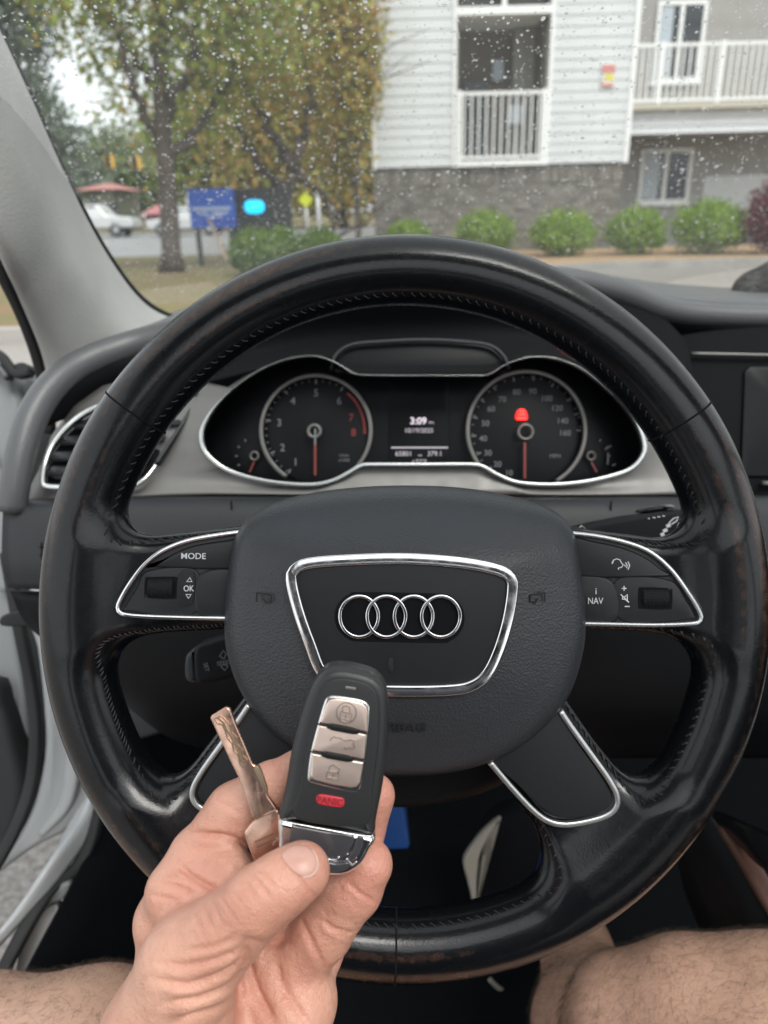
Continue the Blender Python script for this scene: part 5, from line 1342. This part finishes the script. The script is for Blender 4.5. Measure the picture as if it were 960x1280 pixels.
b3 = [(390, 942), (454.5, 953), (450, 979), (446, 984), (438, 985), (415, 981), (394, 975.5), (388, 971)]
db = lambda x, y: DF - .0015
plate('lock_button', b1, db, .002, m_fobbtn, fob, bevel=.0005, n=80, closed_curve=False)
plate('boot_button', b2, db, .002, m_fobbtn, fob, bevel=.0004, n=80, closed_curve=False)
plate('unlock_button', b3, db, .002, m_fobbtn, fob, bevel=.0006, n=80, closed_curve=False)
for q0, q1, r0, r1 in (((396.5, 905), (461, 917.5), (409, 907.3), (448.5, 914.8)), ((387.5, 939.5), (457, 951.5), (402, 942.3), (441.5, 949.3))):
    stroke('button_gap', [[q0, q1]], DF - .0020, 1.8, m_fobface, fob)
    sweep('button_bar', [(*r0, DF - .0019), (*lerp2(r0, r1, .5), DF - .0019), (*r1, DF - .0019)], rrect(.00115, .0009, .0006, 3), m_bar, fob, n=16, scale=[.6, 1, 1, 1, 1, 1, .6])
DI = DF - .0021
ic = [[(433 + 12.5 * math.cos(R_(a)), 891 + 12.8 * math.sin(R_(a))) for a in range(0, 361, 15)],
      [(426, 889.5), (439.5, 892), (438.5, 901), (425, 898.5), (426, 889.5)], [(428, 889.5), (428.5, 884), (432.5, 882), (437, 884), (437.5, 891)], [(432.3, 893.5), (432, 897.5)]]
stroke('lock_symbol', ic, DI, 0.9, m_icon, fob)
stroke('boot_symbol', [[(416, 921), (426, 922.5), (432, 926), (438, 925), (443.5, 925.5), (441.5, 929), (443.5, 934), (440, 937), (437, 934.5), (432, 936.5), (430, 934)], [(415, 922.5), (412, 926)]], DI, 0.9, m_icon, fob)
stroke('unlock_symbol', [[(409, 964.5), (423.5, 967), (422, 975.5), (408, 973), (409, 964.5)], [(411, 963), (412, 958.5), (417, 955.5), (424, 961), (424.5, 964), (421, 966)], [(416, 968), (415.5, 972)]], DI, 0.9, m_icon, fob)
pn = plate('panic_button', [(395, 998), (398, 994), (404, 993.5), (425, 997), (430, 1000), (430.5, 1006), (427, 1009.5), (420, 1009.5), (400, 1006), (395.5, 1003)], DF - .0013, .002, m_panic, fob, bevel=.0005, n=60)
text('lettering', 'PANIC', 412.5, 1001.5, DF - .00135, 8.2, m_panicd, pn, rot=-7, bold=.012, depth=.0001, squash=.98)
# the chromed end
dc = lambda x, y: DF - .0002 + max(0, y - 1060) * .00004
plate('chrome_end', [(348.5, 1026), (372, 1030), (410, 1037), (466, 1046.5), (461, 1066), (452, 1082), (441, 1091), (428, 1096), (410, 1096), (385, 1091), (362, 1082), (349, 1073), (347.5, 1050)], dc, .0115, m_endchrome, fob, bevel=.0022, n=120)
plate('end_panel', [(364, 1033), (372, 1033), (410, 1040), (442, 1045.5), (436, 1064), (430, 1073), (420, 1076), (395, 1071), (364, 1063)], DF - .0005, .002, m_endblack, fob, bevel=.0006, n=70)
plate('end_panel', [(446, 1047), (455, 1048.5), (450, 1066), (440, 1077), (434, 1073), (441, 1062)], DF - .0004, .002, m_endblack, fob, bevel=.0005, n=50)
plate('release_tab', [(402, 1077), (421, 1080), (434, 1078), (436, 1084), (427, 1090), (410, 1091), (400, 1088)], DF - .0001, .002, m_endblack, fob, bevel=.0005, n=50)
sweep('chrome_bead', [(392, 1071, DF - .0009), (412, 1074.5, DF - .0009), (421, 1074.5, DF - .0009), (424, 1070.5, DF - .0009)], circ(.0004, 8), m_endchrome, fob, n=24)
sweep('chrome_bead', [(433, 1073, DF - .0007), (440, 1082, DF - .0007), (446, 1077, DF - .0007)], circ(.0004, 8), m_endchrome, fob, n=24, curve=False)
sweep('end_seam', [(349, 1026, DF - .0004), (400, 1035.5, DF - .0004), (444, 1043.5, DF - .0004), (466, 1046, DF - .0004)], circ(.00035, 8), m_endchrome, fob, n=30)

m_key = pm('key_metal', (0.72, 0.46, 0.35), 0.24, 1.0, var=0.05, vscale=130, rvar=0.06, bump=0.06, bscale=700, dist=0.0002)  # copper tint puts the reflected hand and face into the metal's colour
m_keyd = pm('key_groove', (0.36, 0.27, 0.19), 0.4, 1.0)
key = thing('metal_key', P(320, 990, .27), 'bare metal key blade with a wavy cut groove, held beside the black fob', 'key')
kd = lambda x, y: .2695 - (y - 890) * .000012
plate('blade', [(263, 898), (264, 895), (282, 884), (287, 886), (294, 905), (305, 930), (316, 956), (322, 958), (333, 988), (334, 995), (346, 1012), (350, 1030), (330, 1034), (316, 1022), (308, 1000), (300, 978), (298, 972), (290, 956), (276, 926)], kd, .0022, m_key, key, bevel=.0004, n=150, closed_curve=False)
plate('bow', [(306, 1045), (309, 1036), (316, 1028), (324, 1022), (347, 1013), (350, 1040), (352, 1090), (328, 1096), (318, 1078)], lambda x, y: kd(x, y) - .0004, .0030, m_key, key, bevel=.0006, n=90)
def dk(x, y): return kd(x, y) - .00005
gv = [[(268, 899), (273, 905), (278, 906), (282, 915), (284, 922), (290, 929), (292, 938), (298, 944), (300, 954), (303, 958), (308, 957), (309, 950), (304, 945), (303, 938), (297, 930), (296, 922), (289, 915), (287, 906), (281, 899), (276, 895), (268, 899)]]
stroke('milled_groove', gv, dk, 1.6, m_keyd, key, .0003)
stroke('milled_groove', [[(272, 897), (279, 903), (283, 912), (288, 919), (292, 927), (297, 936), (300, 944), (303, 951)]], dk, 2.6, m_keyd, key, .0002)
stroke('bow_line', [[(314, 1026), (332, 1019), (346, 1013)]], lambda x, y: kd(x, y) - .0005, 1.2, m_keyd, key, .0002)
stroke('stamped_line', [[(318, 1053), (342, 1042)], [(321, 1059), (344, 1049)]], lambda x, y: kd(x, y) - .0005, 2.2, m_keyd, key, .0001)
plate('blade_shoulder', [(318, 962), (324, 960), (334, 988), (330, 990)], lambda x, y: kd(x, y) - .0004, .002, m_keyd, key, bevel=.0002, n=30)
sweep('key_loop', [(338, 1072, .2625), (342, 1066, .2622), (350, 1063, .262), (354, 1068, .262)], circ(.0005, 8), m_endchrome, key, n=24)

# ================================================================== THE PERSON: hand, arm, legs
h_ = .0008
X, ax = grid(cl(95, 1500, .27) * [1, 1, 0] + [-.005, 0, -.335], cl(510, 920, .27) * [1, 1, 0] + [.005, 0, -.228], h_)
def J(px, py, d): return cl(px, py, d)
def chain(js, k):
    out = None
    for (a, ra), (b2_, rb) in zip(js[:-1], js[1:]):
        c = sd_cone(X, a, b2_, ra, rb); out = c if out is None else smin(out, c, k)
    return out
palm = chain([(J(235, 1560, .292), .026), (J(238, 1400, .291), .0245), (J(214, 1160, .2935), .0125)], .012)
for q in ([(J(240, 1400, .292), .022), (J(300, 1185, .2965), .0125)], [(J(260, 1400, .292), .022), (J(352, 1205, .2935), .012)], [(J(270, 1410, .29), .022), (J(380, 1245, .2895), .0115)],
          [(J(300, 1420, .288), .021), (J(366, 1275, .284), .0125)], [(J(222, 1115, .286), .0115), (J(286, 1094, .2800), .0098)]):
    palm = smin(palm, chain(q, .01), .010)
thenar = chain([(J(300, 1400, .288), .02), (J(208, 1300, .2715), .0235), (J(238, 1205, .2605), .0165), (J(322, 1127, .2490), .0103), (J(352, 1106, .2495), .0093), (J(377, 1088, .2508), .0090)], .004)
palm = smin(palm, thenar, .009)
fingers = [
    [(J(210, 1150, .2935), .0125), (J(250, 1072, .2925), .0116), (J(293, 1016, .2905), .0108), (J(340, 986, .2885), .0098), (J(374, 970, .2870), .0090), (J(428, 968, .2850), .0080)],
    [(J(318, 1190, .2965), .0120), (J(398, 1128, .2965), .0098), (J(446, 1062, .2900), .0090), (J(466, 994, .2845), .0083)],
    [(J(350, 1222, .2930), .0125), (J(404, 1163, .2860), .0109), (J(441, 1112, .2815), .0102), (J(459, 1081, .2795), .0095)],
    [(J(374, 1250, .2920), .0112), (J(400, 1190, .3060), .0088), (J(424, 1140, .3100), .0080), (J(440, 1100, .3070), .0074)]]
hand = None
for fj in fingers:
    fd = smin(palm, chain(fj, .0035), .0055)
    hand = fd if hand is None else smin(hand, fd, .0012)
fH = hand.astype(np.float32)
HV, HQ = surface(fH, ax, h_)
g0 = gradf(fH, ax, h_, HV)
pp = np.stack([480 + F * HV[:, 0] / -HV[:, 2], 640 - F * HV[:, 1] / -HV[:, 2]], 1)
front = np.clip((g0 * (-HV / np.linalg.norm(HV, axis=1)[:, None])).sum(1) * 1.6, 0, 1)
disp = np.zeros(len(HV)); red = np.zeros(len(HV))
def crease(pts, depth, w, fade=True, back=None):
    """a skin fold: pressed in along a line, plump on both sides"""
    global disp, red
    p = crom(pts, 40)
    m = (pp[:, 0] > p[:, 0].min() - 25) & (pp[:, 0] < p[:, 0].max() + 25) & (pp[:, 1] > p[:, 1].min() - 25) & (pp[:, 1] < p[:, 1].max() + 25)
    if back is not None: m &= (-HV[:, 2] < back)
    ix = np.where(m)[0]
    if not len(ix): return
    dd = np.linalg.norm(pp[ix][:, None] - p[None], axis=2); j = dd.argmin(1); d = dd[np.arange(len(ix)), j]
    tt = j / 39.0; f = np.clip(np.minimum(tt, 1 - tt) / .18, .25, 1) if fade else 1
    disp[ix] -= 1.3 * depth * f * front[ix] * (np.exp(-(d / w) ** 2) - .35 * np.exp(-((d - 2.6 * w) / (1.6 * w)) ** 2))
    red[ix] += .5 * f * np.exp(-(d / (1.3 * w)) ** 2) * min(1, depth / .0004)
TH = .268
for pts, dep, w, bk in [
    ([(308, 1178), (292, 1205), (266, 1222), (231, 1230), (188, 1222)], .0009, 4.0, None), ([(308, 1192), (290, 1228), (253, 1246), (205, 1254)], .0011, 4.5, None),
    ([(308, 1206), (286, 1250), (246, 1268), (212, 1278)], .0010, 4.5, None), ([(306, 1180), (280, 1195), (240, 1206), (200, 1204)], .0006, 3.5, None),
    ([(310, 1222), (292, 1258), (270, 1284)], .0008, 4.0, None), ([(299, 1168), (270, 1182), (232, 1188)], .0005, 3.0, None),
    ([(308, 1176), (312, 1205), (322, 1240), (345, 1282)], .0014, 5.0, None), ([(345, 1195), (352, 1230), (372, 1262), (390, 1286)], .0007, 5.0, None),
    ([(308, 1172), (335, 1180), (368, 1172)], .0006, 4.0, None),
    ([(310, 1089), (321, 1100), (330, 1112), (338, 1121)], .0004, 2.4, TH), ([(318, 1084), (332, 1094), (342, 1110)], .00035, 2.4, TH), ([(300, 1094), (312, 1112), (322, 1130)], .00028, 2.2, TH),
    ([(285, 1105), (296, 1122), (308, 1140)], .00022, 2.0, TH), ([(272, 1115), (284, 1134), (296, 1152)], .00022, 2.0, TH), ([(262, 1122), (272, 1142), (284, 1162)], .0002, 2.0, TH),
    ([(250, 1130), (262, 1152), (272, 1172)], .0002, 2.0, TH), ([(240, 1136), (250, 1160), (260, 1182)], .0002, 2.0, TH), ([(278, 1110), (290, 1128), (303, 1146)], .00018, 1.8, TH),
    ([(236, 1041), (258, 1043), (286, 1047), (308, 1056), (318, 1070)], .0013, 3.6, None), ([(222, 1080), (240, 1096), (264, 1110), (280, 1112)], .0012, 3.6, None),
    ([(194, 1102), (220, 1108), (246, 1119)], .0005, 3.0, None), ([(205, 1092), (232, 1100)], .0004, 2.5, None), ([(185, 1118), (215, 1124), (240, 1130)], .0004, 2.6, None),
    ([(332, 940), (343, 952), (352, 974)], .0005, 2.6, None), ([(268, 1000), (290, 1010), (306, 1026)], .0003, 2.6, None),
    ([(432, 1101), (450, 1116), (472, 1130)], .0005, 2.4, None), ([(402, 1150), (421, 1162), (445, 1168)], .0007, 2.6, None), ([(406, 1157), (424, 1169), (440, 1173)], .0003, 2.2, None),
    ([(374, 1142), (384, 1166), (412, 1222)], .0006, 3.5, None), ([(372, 1098), (392, 1120)], .0003, 2.4, None)]:
    crease(pts, dep, w, True, bk)
# broad, soft unevenness of flesh and tendons
wob = .00035 * np.sin(HV[:, 0] * 210 + 1.3 * np.sin(HV[:, 1] * 160)) * np.sin(HV[:, 1] * 190 + HV[:, 2] * 120)
disp += wob * .6
HV2 = HV + g0 * disp[:, None]
tips = np.zeros(len(HV))
for fj in fingers[:3]: tips = np.maximum(tips, np.exp(-(np.linalg.norm(HV - fj[-1][0], axis=1) / .017) ** 2))
tips = np.maximum(tips, .7 * np.exp(-(np.linalg.norm(HV - J(378, 1088, .2508), axis=1) / .013) ** 2))
for q, s_, a_ in ((J(255, 1075, .282), .016, .5), (J(330, 985, .28), .02, .35), (J(370, 1240, .28), .02, .25), (J(345, 1150, .285), .014, .45)): tips = np.maximum(tips, a_ * np.exp(-(np.linalg.norm(HV - q, axis=1) / s_) ** 2))
flushH = np.clip(tips * .62 + red * .45, 0, 1)

m_skin = bpy.data.materials.new('skin'); m_skin.use_nodes = True
N, K = nt(m_skin); b_ = N['Principled BSDF']
at_ = N.new('ShaderNodeAttribute'); at_.attribute_name = 'flush'
at2 = N.new('ShaderNodeAttribute'); at2.attribute_name = 'tan'
tc = N.new('ShaderNodeTexCoord')
n1 = N.new('ShaderNodeTexNoise'); n1.inputs['Scale'].default_value = 120; n1.inputs['Detail'].default_value = 5
n2 = N.new('ShaderNodeTexNoise'); n2.inputs['Scale'].default_value = 32; n2.inputs['Detail'].default_value = 4
K.new(tc.outputs['Object'], n1.inputs[0]); K.new(tc.outputs['Object'], n2.inputs[0])
def mixc(a, c, fac_out, lo=0.0, hi=1.0):
    mx = N.new('ShaderNodeMix'); mx.data_type = 'RGBA'
    if isinstance(a, tuple): mx.inputs[6].default_value = (*a, 1)
    else: K.new(a, mx.inputs[6])
    mx.inputs[7].default_value = (*c, 1)
    r_ = N.new('ShaderNodeMapRange'); r_.inputs[1].default_value = lo; r_.inputs[2].default_value = hi
    K.new(fac_out, r_.inputs[0]); K.new(r_.outputs[0], mx.inputs[0]); return mx.outputs[2]
c_ = mixc((0.62, 0.35, 0.255), (0.51, 0.245, 0.175), n2.outputs['Fac'], .35, .7)
c_ = mixc(c_, (0.42, 0.19, 0.13), n1.outputs['Fac'], .54, .95)
c_ = mixc(c_, (0.58, 0.22, 0.165), at_.outputs['Fac'], 0, 1.15)
c_ = mixc(c_, (0.50, 0.31, 0.22), at2.outputs['Fac'], 0, 1.1)
K.new(c_, b_.inputs['Base Color'])
b_.inputs['Roughness'].default_value = 0.41; b_.inputs['Specular IOR Level'].default_value = 0.5
b_.inputs['Subsurface Weight'].default_value = 0.22; b_.inputs['Subsurface Radius'].default_value = (1.0, .36, .2); b_.inputs['Subsurface Scale'].default_value = 0.0035
v1 = N.new('ShaderNodeTexVoronoi'); v1.feature = 'DISTANCE_TO_EDGE'; v1.inputs['Scale'].default_value = 900; K.new(tc.outputs['Object'], v1.inputs[0])
w1 = N.new('ShaderNodeTexNoise'); w1.inputs['Scale'].default_value = 420; w1.inputs['Detail'].default_value = 6; K.new(tc.outputs['Object'], w1.inputs[0])
bp = N.new('ShaderNodeBump'); bp.inputs['Strength'].default_value = .6; bp.inputs['Distance'].default_value = .0005; K.new(v1.outputs['Distance'], bp.inputs['Height'])
bp2 = N.new('ShaderNodeBump'); bp2.inputs['Strength'].default_value = .7; bp2.inputs['Distance'].default_value = .0008; K.new(w1.outputs['Fac'], bp2.inputs['Height'])
K.new(bp.outputs[0], bp2.inputs['Normal']); K.new(bp2.outputs[0], b_.inputs['Normal'])

# legs and the rest of the arm on a coarser grid
hB = .004
X, ax = grid(np.array([-.46, -.86, -1.02]), np.array([.50, -.22, -.05]), hB)
legR = chain([(J(560, 2300, .30), .085), (J(985, 1310, .535), .070), (J(880, 1293, .555), .064)], .02)
legR = smin(legR, chain([(J(850, 1288, .560), .060), (J(800, 1288, .572), .055)], .02), .02)
legR = smin(legR, chain([(J(800, 1300, .575), .050), (J(745, 1290, .66), .050), (J(712, 1150, .90), .034), (J(700, 1120, .97), .034)], .03), .022)
legL = chain([(J(330, 2400, .28), .085), (J(120, 1372, .50), .072), (J(-30, 1356, .525), .068)], .02)
legL = smin(legL, chain([(J(-40, 1345, .53), .056), (J(-60, 1700, .62), .05), (J(-40, 1900, .72), .036)], .02), .02)
arm = chain([(J(230, 1500, .292), .027), (J(150, 1850, .33), .040), (J(60, 2350, .36), .044)], .02)
fB = np.minimum(np.minimum(legR, legL), arm).astype(np.float32)
BV, BQ = surface(fB, ax, hB)
gB = gradf(fB, ax, hB, BV)
BV = BV + gB * (.0012 * np.sin(BV[:, 0] * 60 + 2 * np.sin(BV[:, 1] * 50)) * np.sin(BV[:, 2] * 55))[:, None]
AV = np.concatenate([HV2, BV]); AQ = np.concatenate([HQ, BQ + len(HV2)])
person = quad_mesh('person', tw(AV), AQ, m_skin, None, base=tw(J(480, 1900, .5)))
tag(person, 'bare legged driver holding a key fob and key blade in one hand', 'person')
add_attr(person, 'flush', np.concatenate([flushH, np.zeros(len(BV))]))
add_attr(person, 'tan', np.concatenate([np.clip((pp[:, 1] - 1180) / 420, 0, .5) * 0.35, np.ones(len(BV))]))

# shirt and shorts on the part of the driver that the camera does not see
m_shirt = pm('shirt', (0.05, 0.055, 0.07), 0.9); m_shorts = pm('shorts', (0.07, 0.07, 0.075), 0.9)
b = MB(); b.tube([(0, -.33, .48), (0, -.36, .62), (0, -.40, .82), (0, -.44, .98), (0, -.46, 1.06)], [.13, .15, .17, .15, .06], 16); b.tube([(-.2, -.43, .99), (0, -.43, 1.0), (.2, -.43, .99)], [.06, .09, .06], 12)
b.build('shirt', m_shirt, person, True)
b = MB(); b.tube([(-.10, -.38, .47), (-.14, -.25, .48), (-.17, -.13, .50)], [.11, .115, .105], 14); b.tube([(.10, -.38, .47), (.15, -.25, .48), (.19, -.13, .50)], [.11, .115, .105], 14)
b.build('shorts', m_shorts, person, True)

# thumb nail laid on the thumb
X, ax2 = None, None
m_nail = pm('nail', (0.54, 0.31, 0.25), 0.42, coat=0.0, var=0.05, vscale=200, sss=0.2, spec=0.5)
m_nailtip = pm('nail_edge', (0.58, 0.38, 0.31), 0.5)
axH = [np.arange(a, b_2 + h_, h_, dtype=np.float32) for a, b_2 in zip(cl(95, 1500, .27) * [1, 1, 0] + [-.005, 0, -.335], cl(510, 920, .27) * [1, 1, 0] + [.005, 0, -.228])]
def on_hand(px, py, off, lo=.230, hi=.275):
    ds = np.linspace(lo, hi, 260); L = cla(np.column_stack([np.full(260, px), np.full(260, py), ds]))
    fv = trilin(fH, axH, h_, L); k = int(np.argmax(fv < 0))
    if not fv[k] < 0: k = int(np.argmin(fv))
    c = L[k]; n_2 = gradf(fH, axH, h_, c[None])[0]
    for _ in range(3): c = c - trilin(fH, axH, h_, c[None])[0] * n_2
    return c + n_2 * off
no = crom([(352, 1069), (361, 1060), (374, 1056.5), (387, 1060.5), (394.5, 1071), (396, 1083), (391, 1092.5), (380, 1096.5), (369, 1092), (358, 1081)], 44, True)
ncx, ncy = no.mean(0)
NV = []
for s_, off in ((1.0, -.0006), (1.0, .00025), (.93, .00055), (.75, .0007), (.5, .0008), (.25, .00085)):
    for a, c in no: NV.append(on_hand(ncx + (a - ncx) * s_, ncy + (c - ncy) * s_, off))
NV.append(on_hand(ncx, ncy, .00085))
NF = quads(6, 44, False, True) + [(5 * 44 + j, 5 * 44 + (j + 1) % 44, len(NV) - 1) for j in range(44)]
nail = lmesh('thumb_nail', NV, NF, m_nail, person)
ti = [j for j in range(44) if no[j][0] > 377 and no[j][1] > 1060]
tip_path = [on_hand(*no[j], .0004) for j in ti]
if len(tip_path) > 5:
    ti_s = sorted(ti, key=lambda j: no[j][1]); sweep('nail_edge', [on_hand(no[j][0], no[j][1], .0004) for j in ti_s], circ(.00042, 6), m_nailtip, nail, n=30, pix=False, scale=[.3, 1, 1, 1, .3])

# hair on the legs
rh = np.random.default_rng(12)
pb_ = np.stack([480 + F * BV[:, 0] / -BV[:, 2], 640 - F * BV[:, 1] / -BV[:, 2], -BV[:, 2]], 1)
seen = np.where((pb_[:, 1] > 1120) & (pb_[:, 1] < 1340) & (pb_[:, 0] > -60) & (pb_[:, 0] < 1010) & (pb_[:, 2] > .35) & (pb_[:, 2] < .75) & ((gB * -BV).sum(1) > -.12))[0]
cu = bpy.data.curves.new('leg_hair', 'CURVE'); cu.dimensions = '3D'; cu.bevel_depth = .00008; cu.bevel_resolution = 0
m_hair = pm('leg_hair', (0.075, 0.048, 0.032), 0.5)
cu.materials.append(m_hair)
orgP = np.array(WO[person.name])
for i in rh.choice(seen, min(6500, len(seen) * 6), replace=True):
    n_3 = gB[i]; base_ = BV[i] + np.cross(n_3, rh.normal(size=3)) * .002 - n_3 * .0005
    fl_ = np.array([.25, -.75, .2]) + rh.normal(size=3) * .55; fl_ -= n_3 * (fl_ @ n_3); fl_ /= np.linalg.norm(fl_) + 1e-9
    L_ = .006 + .009 * rh.random(); cr = np.cross(n_3, fl_) * (rh.random() - .5) * .9
    sp = cu.splines.new('POLY'); sp.points.add(3)
    for k, t in enumerate((0, .35, .7, 1.0)):
        q = base_ + n_3 * (L_ * .42 * t * (1.25 - .55 * t)) + fl_ * L_ * t * .9 + cr * L_ * t * t
        w_ = tw(q) - orgP; sp.points[k].co = (*w_, 1); sp.points[k].radius = 1 - .75 * t
hair = link('leg_hair', cu, person); hair['kind'] = 'stuff'

# shoe on the pedal and the blue box deep in the footwell
m_shoe = pm('shoe_black', (0.004, 0.0045, 0.006), 0.8, spec=0.1, bump=0.4, bscale=400, dist=0.001)
m_sole = pm('shoe_sole', (0.30, 0.28, 0.24), 0.6)
shoe = plate('shoe', [(626, 1026), (604, 1052), (594, 1090), (597, 1140), (650, 1170), (720, 1160), (740, 1090), (700, 1030), (660, 1016)], .95, .05, m_shoe, person, bevel=.015, n=60, dome=.012)
plate('sole', [(627, 1024), (610, 1036), (594, 1054), (580, 1077), (584, 1100), (589, 1120), (592, 1137), (597, 1139), (600, 1120), (598, 1094), (602, 1070), (613, 1046)], .918, .012, m_sole, shoe, bevel=.003, n=60)
sweep('lace', [(612, 1224, .93), (622, 1234, .93), (640, 1246, .93)], circ(.003, 8), m_sole, shoe, n=16)
bx = P(470, 1066, .73)
o = plate('storage_box', [(380, 930), (494, 930), (513, 1062), (380, 1068)], .72, .08, pm('box_blue', (0.008, 0.06, 0.23), 0.5), None, bevel=.003, n=60, closed_curve=False)
tag(o, 'dark blue box low in the footwell, partly hidden behind the key fob', 'box')

for o in sc.objects:
    if o.type == 'MESH' and len(o.data.polygons) and o.parent is None and 'kind' not in o.keys() and 'label' not in o.keys():
        print('unlabelled', o.name)
